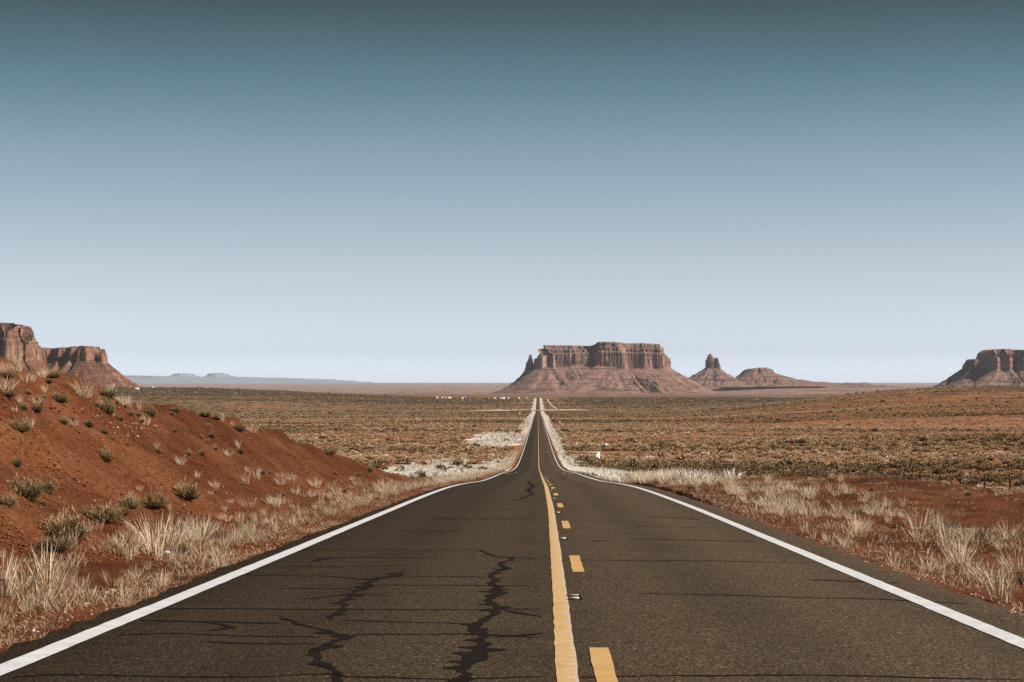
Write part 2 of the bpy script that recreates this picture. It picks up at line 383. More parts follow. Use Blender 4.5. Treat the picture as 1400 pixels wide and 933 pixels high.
def pick(px, py, y0=9.0, y1=6000.0, lift=0.0):
    """first place where the sight line of a photograph pixel meets the ground"""
    Y = np.exp(np.linspace(math.log(y0), math.log(y1), 3000)); X = (px-VX)*Y/F; Z = -(py-VY)*Y/F
    d = Z - ground(X, Y)
    i = np.argmax(d <= 0)
    if d[i] > 0: return None
    if i > 0:
        k = d[i-1]/(d[i-1]-d[i]); y = Y[i-1]+(Y[i]-Y[i-1])*k
    else: y = Y[0]
    x = (px-VX)*y/F
    return float(x), float(y), float(ground(np.array([x]), np.array([y]))[0])
def pick_many(px, py, y0=9.0, y1=6000.0):
    Y = np.exp(np.linspace(math.log(y0), math.log(y1), 900))[None, :]
    X = (np.asarray(px)[:, None]-VX)*Y/F; Z = -(np.asarray(py)[:, None]-VY)*Y/F
    d = Z - ground(X, np.broadcast_to(Y, X.shape)); i = np.argmax(d <= 0, axis=1)
    ok = d[np.arange(len(i)), i] <= 0
    y = Y[0, i]; x = (np.asarray(px)-VX)*y/F
    return x[ok], y[ok]

# rows and columns shared by ground and road
ys = [-60.0]
while ys[-1] < 62000:
    y = ys[-1]; ys.append(y + (1.5 if y < 7 else max(0.12, (0.0075 if y < 130 else 0.0135)*y)))
YS = np.array(ys)
cols = list(np.arange(-15, 15.01, 0.2)); s = 0.2
right = [15.0]
while right[-1] < 60000:
    s = min(s*1.09, 1e9) if right[-1] < 40 else right[-1]*0.038
    right.append(right[-1]+s)
left = [-v for v in right[1:]][::-1]
XS = np.array(left + cols + right[1:])
XS = np.unique(np.concatenate([XS, [-4.63, -4.61, 4.61, 4.63]]))
GX, GY = np.meshgrid(XS, YS)
GZ = ground(GX, GY)
ground_exact = ground
def ground(X, Y):
    """height of the built sheet, bilinear between its own vertices"""
    X = np.asarray(X, float); Y = np.asarray(Y, float)
    i = np.clip(np.searchsorted(YS, Y)-1, 0, len(YS)-2); j = np.clip(np.searchsorted(XS, X)-1, 0, len(XS)-2)
    v = np.clip((Y-YS[i])/(YS[i+1]-YS[i]), 0, 1); u = np.clip((X-XS[j])/(XS[j+1]-XS[j]), 0, 1)
    return (GZ[i, j]*(1-u)+GZ[i, j+1]*u)*(1-v)+(GZ[i+1, j]*(1-u)+GZ[i+1, j+1]*u)*v
nr, nc = GX.shape
idx = np.arange(nr*nc).reshape(nr, nc)
quads = np.stack([idx[:-1, :-1], idx[:-1, 1:], idx[1:, 1:], idx[1:, :-1]], -1).reshape(-1, 4)
gme = np_mesh('ground', np.stack([GX, GY, GZ], -1).reshape(-1, 3), quads, M['ground'], smooth=True)
PX = VX + F*GX/np.maximum(GY, 5.0)
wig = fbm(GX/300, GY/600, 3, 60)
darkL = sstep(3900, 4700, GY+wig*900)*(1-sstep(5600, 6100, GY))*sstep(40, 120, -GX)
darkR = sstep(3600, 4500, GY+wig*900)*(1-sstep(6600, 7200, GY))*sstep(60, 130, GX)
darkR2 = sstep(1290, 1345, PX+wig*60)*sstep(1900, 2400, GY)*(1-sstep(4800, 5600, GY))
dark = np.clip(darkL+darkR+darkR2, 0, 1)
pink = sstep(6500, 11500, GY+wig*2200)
pale = (1-sstep(0, 3, np.abs(GX)+wig*2-5.0-5.5*sstep(900, 2500, GY)))*sstep(420, 900, GY)*(1-sstep(5500, 6000, GY))*0.6
PYg = VY - F*GZ/np.maximum(GY, 5.0)
rag = fbm(GX/7, GY/26, 4, 66)
def blob(cx_, cy_, rx, ry): return 1-sstep(0.75, 1.0, np.hypot((PX-cx_)/rx, (PYg-cy_)/ry)+rag*0.5)
drift = np.maximum.reduce([blob(560, 644, 50, 9), blob(625, 640, 60, 11), blob(680, 638, 28, 8), blob(675, 603, 42, 11)])*(GY > 130)*(GY < 1500)*(np.abs(GX) > 4.4)
pale = np.maximum(pale, drift*0.9)
pale = np.maximum(pale, 0.4*(1-sstep(1.5, 3.2, np.abs(GX-6.0+wig)))*sstep(85, 130, GY)*(1-sstep(900, 1200, GY))*(GX > 4.4))
maroon = sstep(5.5, 8.5, -GX)*sstep(50, 72, GY+fbm(GX*0.2, GY*0.1, 3, 8)*16)*(1-sstep(105, 125, GY))*(1-sstep(12, 18, -GX))
maroon = np.maximum(maroon, 0.8*sstep(7, 9.5, GX+fbm(GX*0.3, GY*0.1, 3, 18)*3)*sstep(28, 45, GY)*(1-sstep(95, 120, GY)))
maroon = np.maximum(maroon, 0.45*sstep(0.45, 0.65, vnoise(GX*0.25, GY*0.18, 77))*sstep(5, 7, np.abs(GX))*(1-sstep(120, 150, GY)))
brush = sstep(900, 2600, GY)
plain = sstep(140, 230, GY)*0.9
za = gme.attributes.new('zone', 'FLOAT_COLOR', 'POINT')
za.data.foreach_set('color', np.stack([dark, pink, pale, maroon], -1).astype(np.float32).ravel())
ba = gme.attributes.new('brush', 'FLOAT', 'POINT'); ba.data.foreach_set('value', brush.astype(np.float32).ravel())
pa = gme.attributes.new('plain', 'FLOAT', 'POINT'); pa.data.foreach_set('value', plain.astype(np.float32).ravel())
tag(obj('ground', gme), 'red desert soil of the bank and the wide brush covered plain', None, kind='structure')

# ------------------------------------------------------------------ road
RY = YS[YS < 6050]
def strip(name, x0, x1, ylist, mat, dz, side=False, jit=0.0, thick=None, parent=None, rel=True):
    ylist = np.asarray(ylist, float); c = cx(ylist) if rel else 0*ylist
    j0 = jit*fbm(ylist*2.3, ylist*0+3, 3, 81); j1 = jit*fbm(ylist*2.1, ylist*0+9, 3, 82)
    z = zr(ylist)+dz
    n = len(ylist)
    if thick is None:
        V = np.concatenate([np.stack([c+x0+j0, ylist, z], 1), np.stack([c+x1+j1, ylist, z], 1)])
        Q = [[i, n+i, n+i+1, i+1] for i in range(n-1)]
        sd = [0.0]*n + [1.0]*n
    else:
        V = np.concatenate([np.stack([c+x0+j0-0.12, ylist, z-thick], 1), np.stack([c+x0+j0, ylist, z], 1), np.stack([c+x1+j1, ylist, z], 1), np.stack([c+x1+j1+0.12, ylist, z-thick], 1)])
        Q = [[k*n+i, (k+1)*n+i, (k+1)*n+i+1, k*n+i+1] for k in range(3) for i in range(n-1)]
        sd = [0.0]*(4*n)
    me = np_mesh(name, V, Q, mat)
    if side:
        a = me.attributes.new('side', 'FLOAT', 'POINT'); a.data.foreach_set('value', np.array(sd, np.float32))
    return obj(name, me, parent)

road = strip('road', -3.93, 4.2, RY, M['asphalt'], 0.0, jit=0.10, thick=0.16)
tag(road, 'two lane asphalt road running straight to the far butte', None, kind='structure')
fine = np.concatenate([np.arange(8, 60, 0.12), YS[(YS >= 60) & (YS < 6050)]]) 
def rows(y0, y1, dense=True):
    a = [y for y in YS if y0 < y < y1]
    return np.unique(np.concatenate([[y0], a, [y1]]))
WE = 3.60
strip('edge_line', -WE-0.095, -WE+0.095, rows(-20, 5500), M['white'], 0.006, jit=0.007, parent=road)['label'] = 'white edge line on the left of the road'
strip('edge_line', WE-0.095, WE+0.095, rows(-20, 5500), M['white'], 0.006, jit=0.007, parent=road)['label'] = 'white edge line on the right of the road'
strip('centre_line', 0.075, 0.22, rows(-20, 5500), M['yellow'], 0.006, side=True, jit=0.008, parent=road)['label'] = 'solid worn yellow centre line'
y = 14.55-3.6
k = 0
while y < 150:
    strip('centre_dash', 0.325, 0.465, rows(y, y+3.45), M['dash'], 0.006, jit=0.008, parent=road); y += 12.19
for xa, xb, yy in ((-3.35, -2.75, 186), (-2.55, -2.2, 200), (2.2, 2.5, 186), (2.75, 3.3, 188)):
    strip('paint_mark', xa, xb, rows(yy, yy+2.2), M['white'], 0.006, parent=road)

def road_pt(px, py):
    """photograph pixel -> road surface (X, Y)"""
    lo, hi = 8.0, 120.0
    for _ in range(50):
        m_ = (lo+hi)/2
        if VY - F*float(zr(m_))/m_ > py: lo = m_
        else: hi = m_
    Y = (lo+hi)/2; return (px-VX)*Y/F, Y

def seam(pts, widths, vertical):
    """crack sealing: polyline of photograph pixels laid on the asphalt; width in metres across the run"""
    P = [road_pt(*p) for p in pts]
    xs = np.array([p[0] for p in P]); yy = np.array([p[1] for p in P])
    d = np.concatenate([[0], np.cumsum(np.hypot(np.diff(xs), np.diff(yy)))])
    step = 0.05 if not vertical else 0.035
    t = np.arange(0, d[-1], step); n = len(t)
    if n < 4: return None
    x = np.interp(t, d, xs); y_ = np.interp(t, d, yy); w = np.interp(t, d, widths)
    sd = int(abs(pts[0][0]*7+pts[0][1]*13))
    x = x + (0.03 if not vertical else 0.07)*fbm(t*2.5, t*0+sd, 4, sd); y_ = y_ + (0.07 if not vertical else 0.04)*fbm(t*1.3, t*0+sd+5, 4, sd+1)
    tx = np.gradient(x); ty = np.gradient(y_); l = np.hypot(tx, ty)+1e-9; nx, ny = -ty/l, tx/l
    if vertical: nx, ny = nx*0.4+1.0*np.sign(nx+1e-9)*0.6, ny*0.4
    wa = w*(0.5+0.45*fbm(t*3.1, t*0+sd+2, 3, sd+3)); wb = w*(0.5+0.45*fbm(t*3.3, t*0+sd+7, 3, sd+4))
    if vertical:                                              # ragged tongues where transverse cracks branch off
        spike = np.maximum(0, vnoise(t*5.0, t*0+sd, sd+6)-0.66)*5.0
        spike2 = np.maximum(0, vnoise(t*5.3, t*0+sd+3, sd+8)-0.66)*5.0
        wa = wa + w*spike; wb = wb + w*spike2
    taper = np.clip(np.minimum(t, t[-1]-t)/0.15, 0.05, 1); wa *= taper; wb *= taper
    ax_, ay_, bx_, by_ = x+nx*wa, y_+ny*wa, x-nx*wb, y_-ny*wb
    V = np.concatenate([np.stack([ax_, ay_, zr(ay_)+0.0035], 1), np.stack([bx_, by_, zr(by_)+0.0035], 1)])
    Q = [[i, i+1, n+i+1, n+i] for i in range(n-1)]
    me = np_mesh('tar_seam', V, Q, M['tar'])
    return obj('tar_seam', me, road)
T = 0.065
trans = [[(400, 752), (520, 752), (655, 753), (675, 761), (700, 763), (745, 765)], [(778, 766), (960, 767), (1130, 770)], [(375, 775), (470, 775), (560, 773), (590, 774)],
         [(320, 786), (440, 788), (500, 793), (550, 788), (670, 789)], [(372, 805), (470, 805), (530, 800), (680, 801), (745, 802)],
         [(410, 820), (480, 813), (540, 815)], [(225, 832), (350, 833), (500, 834), (660, 835), (745, 833)], [(185, 849), (270, 850), (350, 852), (400, 852)],
         [(460, 849), (560, 851), (650, 853)], [(155, 869), (235, 867), (350, 871), (450, 872)], [(280, 877), (350, 881), (440, 882)], [(470, 867), (640, 867), (690, 869), (745, 873)],
         [(15, 925), (85, 922), (220, 925), (350, 926), (450, 921), (480, 925), (620, 930), (745, 925)], [(786, 926), (860, 924), (1040, 924), (1210, 926), (1420, 930)],
         [(870, 812), (1000, 814), (1210, 820), (1330, 826)], [(1100, 793), (1240, 798)], [(860, 737), (1040, 741)], [(880, 706), (940, 709), (958, 711)],
         [(590, 709), (700, 710), (742, 710)], [(540, 726), (640, 727)], [(780, 711), (860, 712)], [(800, 740), (850, 740)], [(690, 835), (745, 845)], [(660, 872), (745, 866)],
         [(400, 763), (600, 763)], [(620, 697), (735, 698)], [(770, 693), (900, 694)], [(640, 684), (730, 685)], [(780, 680), (870, 681)], [(860, 720), (980, 722)]]
for p in trans: seam(p, [T*random.uniform(0.75, 1.1)*(1.0 if p[0][1] > 750 else 1.3)]*len(p), False)
seam([(270, 850), (305, 854), (320, 857), (312, 860)], [0.05, 0.12, 0.14, 0.06], False)
seam([(270, 863), (290, 862), (318, 858)], [0.05, 0.08, 0.10], False)
seam([(428, 768), (437, 765), (450, 763), (465, 764)], [0.08, 0.14, 0.06, 0.08], False)
L1 = [(702, 762, 4), (690, 768, 9), (683, 780, 11), (672, 785, 9), (673, 795, 13), (680, 805, 13), (669, 820, 12), (681, 832, 15), (665, 845, 14), (654, 855, 16), (650, 865, 20), (663, 872, 16), (654, 885, 22), (650, 900, 28), (640, 912, 22), (635, 925, 24), (628, 940, 30)]
L2 = [(550, 782, 8), (540, 788, 14), (525, 790, 14), (510, 796, 12), (495, 805, 12), (480, 815, 12), (465, 822, 10), (470, 832, 11), (452, 843, 12), (456, 849, 6)]
L3 = [(388, 845, 6), (405, 850, 10), (430, 860, 10), (462, 868, 14), (467, 872, 16), (448, 882, 14), (430, 893, 14), (438, 910, 14), (461, 922, 16), (448, 940, 20)]
L4 = [(726, 650, 2), (724, 655, 2), (722, 660, 3), (729, 665, 4), (722, 671, 4), (728, 676, 4), (715, 682, 4), (702, 684, 3)]
for L_ in (L1, L2, L3, L4):
    seam([(a, b) for a, b, w in L_], [w*road_pt(a, b)[1]/F*0.80 for a, b, w in L_], True)

# ------------------------------------------------------------------ recessed pavement markers beside the solid line
def marker(y, label):
    z = float(zr(y)); t = empty('pavement_marker', (cx(y)+0.285, y, z)); sl = math.atan2(float(zr(y+1)-zr(y-1)), 2)
    t.rotation_euler = (sl, 0, 0)
    tag(t, label, 'road marker', 'reflective markers along the centre line')
    obj('casting_shade_rail', boxes_mesh('casting_shade_rail', [(0.060, 0.078, -0.26, 0.24, 0.0045, 0.026), (-0.078, 0.0595, -0.265, -0.235, 0.0045, 0.010), (-0.078, 0.0595, 0.20, 0.235, 0.0045, 0.010)], M['iron']), t)  # right rail: shade of the groove's side wall built as dark iron
    obj('reflector', boxes_mesh('reflector', [(-0.060, 0.045, -0.262, -0.238, 0.0105, 0.030)], M['lens']), t)
    obj('lit_groove_edge', boxes_mesh('lit_groove_edge', [(-0.074, 0.057, 0.205, 0.230, 0.0105, 0.019)], M['lens']), t)  # pale bar stands in for the sunlit far edge of the groove
    return t
for i, lab in enumerate(['nearest reflective pavement marker, just past the first yellow dash', 'second pavement marker, just past the second yellow dash', 'third pavement marker from the viewer along the yellow line',
                         'fourth pavement marker from the viewer along the yellow line', 'fifth pavement marker, a white fleck by the yellow line', 'sixth pavement marker, farthest visible fleck by the yellow line']):
    marker(19.2+12.19*i, lab)

# ------------------------------------------------------------------ side tracks
def sheet_track(name, pts, half, dz, mat, label):
    pts = np.array(pts, float); d = np.concatenate([[0], np.cumsum(np.hypot(*np.diff(pts, axis=0).T))])
    t = np.linspace(0, d[-1], max(8, int(d[-1]/3)))
    x = np.interp(t, d, pts[:, 0]); y = np.interp(t, d, pts[:, 1])
    nx, ny = -np.gradient(y), np.gradient(x); l = np.hypot(nx, ny); nx /= l; ny /= l
    V = []
    for k in (-1, 0, 1):
        a = x+nx*half*k*(1+0.3*fbm(t*0.1, t*0+k, 2, 3)); b = y+ny*half*k
        V.append(np.stack([a, b, ground(a, b)+dz], 1))
    n = len(t); V = np.concatenate(V); Q = [[k*n+i, k*n+i+1, (k+1)*n+i+1, (k+1)*n+i] for k in range(2) for i in range(n-1)]
    return tag(obj(name, np_mesh(name, V, Q, mat)), label, kind='structure')
sheet_track('dirt_track', [(4.9, 470), (9, 474), (14.5, 470), (24, 455)], 6.0, 0.12, M['redtrack'], 'red dirt track leaving the road toward the white cattle guard')
sheet_track('dirt_track', [(-4.9, 395), (-14, 400), (-30, 385)], 4.0, 0.12, M['redtrack'], 'red dirt track on the left between pale grass patches')
sheet_track('dirt_track', [(-85, 3150), (-40, 3280), (-5.0, 3300)], 42, 0.7, M['track'], 'pale track meeting the far road from the left')
sheet_track('dirt_track', [(5.0, 3300), (30, 3280), (55, 3180)], 42, 0.7, M['track'], 'pale track meeting the far road from the right')
sheet_track('dirt_track', [(26, 5400), (24, 4600), (27, 3800), (34, 3300)], 1.6, 1.0, M['track'], 'thin pale track beside the far end of the road')

# ------------------------------------------------------------------ buttes and mesas
def butte(name, D, outline, top, zbase, zfoot, talus, N, seed, mat, flute=1.0, spurs=(), ledges=(), nc_=22, nt_=22, capin=7, label=None, cat=None, setback=0.10, round_top=0.0, bench=0.10, turn=0.22):
    """outline: closed list of (photo x, metres behind D) front first; top: [(photo x, photo y)] skyline;
    zbase: [(photo x, photo y)] foot of the cliff; zfoot: metres; talus: [(photo x, run in metres)]"""
    k = D/F
    mid_ = sum(a for a, b in outline)/len(outline)
    P = np.array([((a-VX)*k, b+(a-mid_)*k*turn) for a, b in outline]); Pc = np.vstack([P, P[:1]])
    d = np.concatenate([[0], np.cumsum(np.hypot(*np.diff(Pc, axis=0).T))]); per = d[-1]
    s = np.linspace(0, per, N, endpoint=False)
    x = np.interp(s, d, Pc[:, 0]); y = np.interp(s, d, Pc[:, 1])
    def smooth(v, w):
        w = max(1, int(w)); kr = np.hanning(2*w+3)[1:-1]; kr /= kr.sum(); return np.convolve(np.concatenate([v[-w*2:], v, v[:w*2]]), kr, 'same')[w*2:-w*2]
    x1, y1 = smooth(x, 2), smooth(y, 2)
    def normals(a, b):
        tx = np.roll(a, -1)-np.roll(a, 1); ty = np.roll(b, -1)-np.roll(b, 1); l = np.hypot(tx, ty)+1e-9; return ty/l, -tx/l
    nx, ny = normals(smooth(x, 4), smooth(y, 4))
    xs_, ys_ = smooth(x, N/14), smooth(y, N/14); mx, my = normals(xs_, ys_)
    if np.mean(mx*(x-x.mean())+my*(y-y.mean())) < 0: mx, my, nx, ny = -mx, -my, -nx, -ny
    TP = np.array(top, float); BP = np.array(zbase, float); LP = np.array(talus, float)
    zt = lambda X: -(np.interp(X/k+VX, TP[:, 0], TP[:, 1])-VY)*k
    zb = -(np.interp(x/k+VX, BP[:, 0], BP[:, 1])-VY)*k + fbm(s/per*26, s*0+seed, 3, seed)*2.2*k
    Lr = np.interp(x/k+VX, LP[:, 0], LP[:, 1])
    u = s/per*2*math.pi; R = per/(2*math.pi)
    cu, su = np.cos(u)*R, np.sin(u)*R                       # periodic noise domain
    def n3(f, zc, sd, o=3): return fbm(cu*f+zc*0.9+100, su*f-zc*0.7+100, o, sd)
    rings = []
    front = np.clip(-my, 0, 1)
    spz = np.zeros(N); spl = np.zeros(N)
    for (pxa, halfw, dz, ext) in spurs:                      # talus cones leaning on the cliff
        tri = np.clip(1-np.abs(x/k+VX-pxa)/halfw, 0, 1)*front
        spz += tri*dz*k; spl += tri*ext
    zb2 = zb+spz
    for i in range(nt_+1):                                   # talus, foot to cliff base
        t = i/nt_
        out = (Lr+spl)*(1-t)*(1+0.16*n3(0.010*3000/per, t, seed+3))
        z = zfoot+(zb2-zfoot)*(t**1.32)
        rid = np.abs(n3(0.030*3000/per, t*0.7, seed+5, 4))
        z = z - rid*math.sin(math.pi*t)*(zb2-zfoot)*0.15
        z = z + n3(0.10*3000/per, t*11, seed+11, 4)*2.9*k*math.sin(math.pi*min(t*1.1, 1))
        for lz, lh in ledges:                                # hard strata standing proud as small steps
            zl = -(lz-VY)*k; z = z + np.clip((z-zl)/(0.6*lh*k)+0.5, 0, 1)*0 + np.where((z > zl-lh*k) & (z < zl), (zl-z)*0.8, 0)*sstep(-0.35, 0.1, n3(0.02*3000/per, lz, seed+31, 2))
        rings.append((x1+mx*out, y1+my*out, z))
    zb3 = rings[-1][2]
    T_ = np.maximum(zt(x), zb3+1.0*k)
    f1 = n3(0.055*3000/per, 0.0, seed+7, 3); f2 = n3(0.16*3000/per, 0.0, seed+9, 3)
    col = (0.35+1.3*np.clip(n3(0.016*3000/per, 3.0, seed+19, 2)+0.45, 0, 1))*np.abs(f1)**0.7*9.0*k/3.4*flute + np.round(f2*3)/3*4.0*k/3.4*flute
    for i in range(1, nc_+1):
        t = i/nc_
        hh = T_-zb3
        inn = hh*setback*t + col*(0.55+0.45*math.sin(t*2.6)) + n3(0.10*3000/per, t*5, seed+13, 3)*3.0*k/3.4*flute
        inn = inn + np.where(t > 0.62, bench, 0)*hh + np.where(t > 0.84, bench*0.6, 0)*hh + (max(0, t-0.72)**2)*hh*(1.0+round_top*6) + round_top*hh*t**5*0.6
        rings.append((x1-nx*inn, y1-ny*inn, zb3+hh*t))
    rx, ry, rz = rings[-1]
    mxx, myy = rx.mean(), ry.mean()
    sx_ = rx-mxx
    for i in range(1, capin+1):                              # flat top running in to a spine
        t = i/capin
        a = mxx+sx_*(1-t*0.04); b = ry+(myy+(a-mxx)*turn-ry)*t
        z = np.maximum(zt(a), zb3) + 0.5*k*n3(0.05*3000/per, t*3, seed+15, 2)
        z = np.maximum(z, rz-0.0*k) if False else z
        rings.append((a, b, z))
    V = np.concatenate([np.stack(r, 1) for r in rings]); K = len(rings)
    i_ = np.arange(N); j_ = (i_+1) % N
    Q = np.concatenate([np.stack([r*N+i_, r*N+j_, (r+1)*N+j_, (r+1)*N+i_], 1) for r in range(K-1)])
    me = np_mesh(name, V, Q, mat)
    bm = bmesh.new(); bm.from_mesh(me); bmesh.ops.recalc_face_normals(bm, faces=bm.faces); bm.to_mesh(me); bm.free()
    o = obj(name, me); o.location = (0, D, 0)
    tag(o, label, cat, kind='structure')
    return o

B1 = butte('butte', 9500, [(730, 60), (730.5, -10), (732, -75), (741, -95), (749, -70), (757, -88), (759, -45), (775, -50), (785, -60), (805, -40), (807, 40), (810, 70), (812, -30), (816, -85), (835, -95), (850, -105), (858, -75),
            (868, -80), (880, -95), (893, -90), (905, -100), (915, -70), (919, -10), (918, 80), (908, 190), (870, 260), (800, 280), (750, 210), (735, 130)],
           [(728, 484), (731, 483), (737, 479.5), (748, 477.5), (754, 475), (755, 472.6), (808, 473), (814, 472.6), (816.5, 468.5), (818, 467.6), (850, 468.2), (853, 469.6), (878, 469.2), (903, 470.6), (904, 474), (911, 475.5), (913, 478), (917, 480.5), (922, 483)],
           [(728, 504), (745, 503.5), (790, 502), (806, 500), (830, 504), (880, 504), (920, 503)], -66, [(728, 200), (745, 260), (790, 330), (810, 380), (850, 420), (900, 380), (920, 230)], 760, 11, M['rock'],
           spurs=[(806, 46, 3.0, 150), (747, 20, 2.0, 120), (880, 30, 0.5, 40)], ledges=[(509.5, 1.6), (513.5, 1.8), (518, 1.8), (523, 1.5)], nc_=26, nt_=30, bench=0.20, setback=0.06,
           label='broad flat topped butte at the end of the road, with a deep dark cleft', cat='butte')
butte('rock_spire', 9480, [(717, 20), (718, -20), (722, -32), (729, -30), (733, -10), (732, 30), (724, 40)],
      [(715, 505), (717, 502), (719, 498), (721, 494), (723.5, 491), (725, 485.5), (726.8, 485), (727.8, 491), (729.5, 499), (735, 502)], [(714, 508), (730, 507)], -66, [(714, 110), (722, 130), (730, 60)], 160, 23, M['rock'], nc_=14, nt_=14, capin=4, setback=0.03,
      label='thin rock spire standing against the left end of the broad butte', cat='rock spire')
butte('butte', 11500, [(965, 20), (964.6, -25), (968, -45), (972, -50), (975, -42), (979, -52), (983, -48), (984.6, -10), (984, 30), (975, 50)],
      [(962, 490), (965, 485), (966.3, 484), (969, 485), (969.6, 487), (972, 486), (973, 491), (975, 492), (977, 490.5), (980, 489.3), (982.5, 490), (983.5, 494), (986, 497)], [(962, 503), (975, 504), (986, 504.5)], -40, [(962, 210), (975, 240), (986, 190)], 300, 31, M['rock'],
      ledges=[(507.5, 1.3), (512, 1.4), (517.5, 1.4)], nc_=16, nt_=24, capin=4, setback=0.015, label='slender castle shaped butte right of the broad butte', cat='butte')
butte('butte', 12000, [(1013, 60), (1015, -20), (1023, -80), (1037, -110), (1052, -100), (1060, -40), (1062, 40), (1050, 120), (1030, 130)],
      [(1008, 509), (1014, 507.5), (1022, 505), (1032, 503.8), (1040, 502.8), (1049, 503.2), (1056, 505.5), (1066, 510)], [(1010, 511), (1035, 509.5), (1064, 511)], -38, [(1008, 110), (1035, 260), (1064, 330)], 320, 37, M['rock'],
      ledges=[(513, 1.2), (516.8, 1.6), (520, 1.2)], nc_=10, nt_=24, capin=5, setback=0.9, flute=0.7, label='low domed mesa on the skyline right of the castle shaped butte', cat='mesa')
butte('ridge', 12600, [(985, 80), (990, -80), (1040, -150), (1100, -140), (1160, -110), (1215, -60), (1222, 60), (1150, 200), (1050, 220)],
      [(980, 519), (1000, 516.8), (1080, 518.3), (1090, 520.6), (1115, 523), (1150, 524.3), (1172, 524), (1182, 526.2), (1225, 528)], [(980, 520), (1080, 520), (1120, 524.5), (1180, 526), (1225, 529)], -52, [(980, 220), (1100, 380), (1225, 300)], 420, 41, M['rock'],
      ledges=[(524, 1.0)], nc_=6, nt_=16, capin=5, setback=0.8, flute=0.5, label='long low rock ridge trailing right from the domed mesa', cat='ridge')
butte('mesa', 9000, [(1318, 120), (1318.5, 20), (1321, -20), (1327, -40), (1334, -30), (1341, -45), (1346, -110), (1352, -140), (1362, -120), (1370, -150), (1378, -105), (1384, -140), (1392, -160), (1410, -150), (1450, -170), (1510, -140), (1540, 0), (1520, 180), (1430, 260), (1350, 220)],
      [(1316, 500), (1318, 497.5), (1319.5, 496.6), (1320.6, 499), (1323, 496), (1325, 492.5), (1329, 491.2), (1333, 492.3), (1340, 492.3), (1342.5, 488), (1345, 483), (1349, 480.5), (1354, 478.2), (1372, 478), (1385, 479.5), (1395, 481.2), (1410, 482), (1460, 480), (1500, 484), (1545, 492)],
      [(1316, 506.5), (1330, 505.5), (1345, 505), (1400, 508), (1540, 508)], -52, [(1316, 190), (1340, 230), (1400, 300), (1540, 300)], 640, 47, M['rock'],
      ledges=[(511, 1.6), (516, 1.8), (522.5, 1.8)], nc_=24, nt_=26, label='rounded mesa with streaked cliffs cut by the right edge', cat='mesa')
butte('mesa', 5200, [(-170, 60), (-160, -60), (-110, -110), (-60, -95), (-20, -125), (0, -120), (9, -95), (12, -80), (14, -100), (22, -110), (30, -85), (36, -80), (38, -60), (41, -70), (46, -50), (48.5, -10), (47, 60), (20, 140), (-80, 170)],
      [(-175, 470), (-150, 452), (-90, 446), (-30, 443.5), (-5, 442), (4, 441.6), (13, 442.5), (17, 444.2), (22, 446), (27, 445), (30, 445.5), (34, 450), (38, 455.5), (41, 459.5), (44, 460), (47, 461), (48.5, 466), (52, 490)],
      [(-170, 492), (0, 492), (50, 493)], -42, [(-170, 120), (0, 130), (50, 90)], 560, 53, M['rock2'], ledges=[(508, 2)], nc_=26, nt_=16, setback=0.05, round_top=0.03, label='tall rounded sandstone mesa cut by the left edge', cat='mesa')
butte('mesa', 5600, [(38, 60), (42, -20), (60, -45), (75, -40), (88, -70), (96, -60), (106, -95), (113, -85), (116, -105), (128, -110), (132.5, -85), (133, -20), (131, 80), (100, 120), (60, 110)],
      [(30, 476), (50, 476.5), (66, 476), (72, 478), (80, 476.5), (88, 476), (105, 475), (116, 473.8), (128, 474.2), (131.5, 475), (134, 478)],
      [(30, 489), (90, 490), (110, 493), (134, 495)], -40, [(30, 150), (90, 150), (134, 135)], 520, 59, M['rock2'], ledges=[(509, 2.2), (516, 1.5)], nc_=18, nt_=22, setback=0.04, flute=0.8,
      label='long flat mesa beside the tall one on the left', cat='mesa')
butte('rock_pillar', 5590, [(134.6, 20), (134.4, -12), (137, -22), (142, -22), (145.6, -8), (145.4, 16), (140, 26)],
      [(133.5, 483), (135, 480), (137.5, 478.3), (140, 477.6), (142.5, 478.3), (145, 481), (146, 486)], [(133, 494.5), (147, 497.5)], -40, [(133, 80), (140, 130), (147, 150)], 150, 61, M['rock2'], ledges=[(509, 2)], nc_=14, nt_=18, capin=4, setback=-0.03, flute=0.6,
      label='stubby rock pillar at the right end of the long left mesa', cat='rock pillar')
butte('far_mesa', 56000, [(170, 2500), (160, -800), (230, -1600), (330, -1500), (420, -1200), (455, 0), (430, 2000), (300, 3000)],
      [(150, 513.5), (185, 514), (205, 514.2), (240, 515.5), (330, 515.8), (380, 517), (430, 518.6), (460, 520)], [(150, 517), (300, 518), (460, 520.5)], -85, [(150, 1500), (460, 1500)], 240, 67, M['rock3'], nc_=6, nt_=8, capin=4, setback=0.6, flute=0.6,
      label='long hazy blue plateau on the far left skyline', cat='mesa')
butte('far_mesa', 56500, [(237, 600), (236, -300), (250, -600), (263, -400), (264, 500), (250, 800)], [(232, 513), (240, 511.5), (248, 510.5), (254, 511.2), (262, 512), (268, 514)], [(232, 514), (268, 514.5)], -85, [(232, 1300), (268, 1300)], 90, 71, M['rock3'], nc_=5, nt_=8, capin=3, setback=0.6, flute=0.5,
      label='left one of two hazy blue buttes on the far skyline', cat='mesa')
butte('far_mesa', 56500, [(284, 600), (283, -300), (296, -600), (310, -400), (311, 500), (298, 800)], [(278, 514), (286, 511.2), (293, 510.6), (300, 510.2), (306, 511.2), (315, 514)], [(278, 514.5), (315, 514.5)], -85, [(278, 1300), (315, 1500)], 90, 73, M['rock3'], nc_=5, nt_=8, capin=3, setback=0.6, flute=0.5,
      label='right one of two hazy blue buttes on the far skyline', cat='mesa')

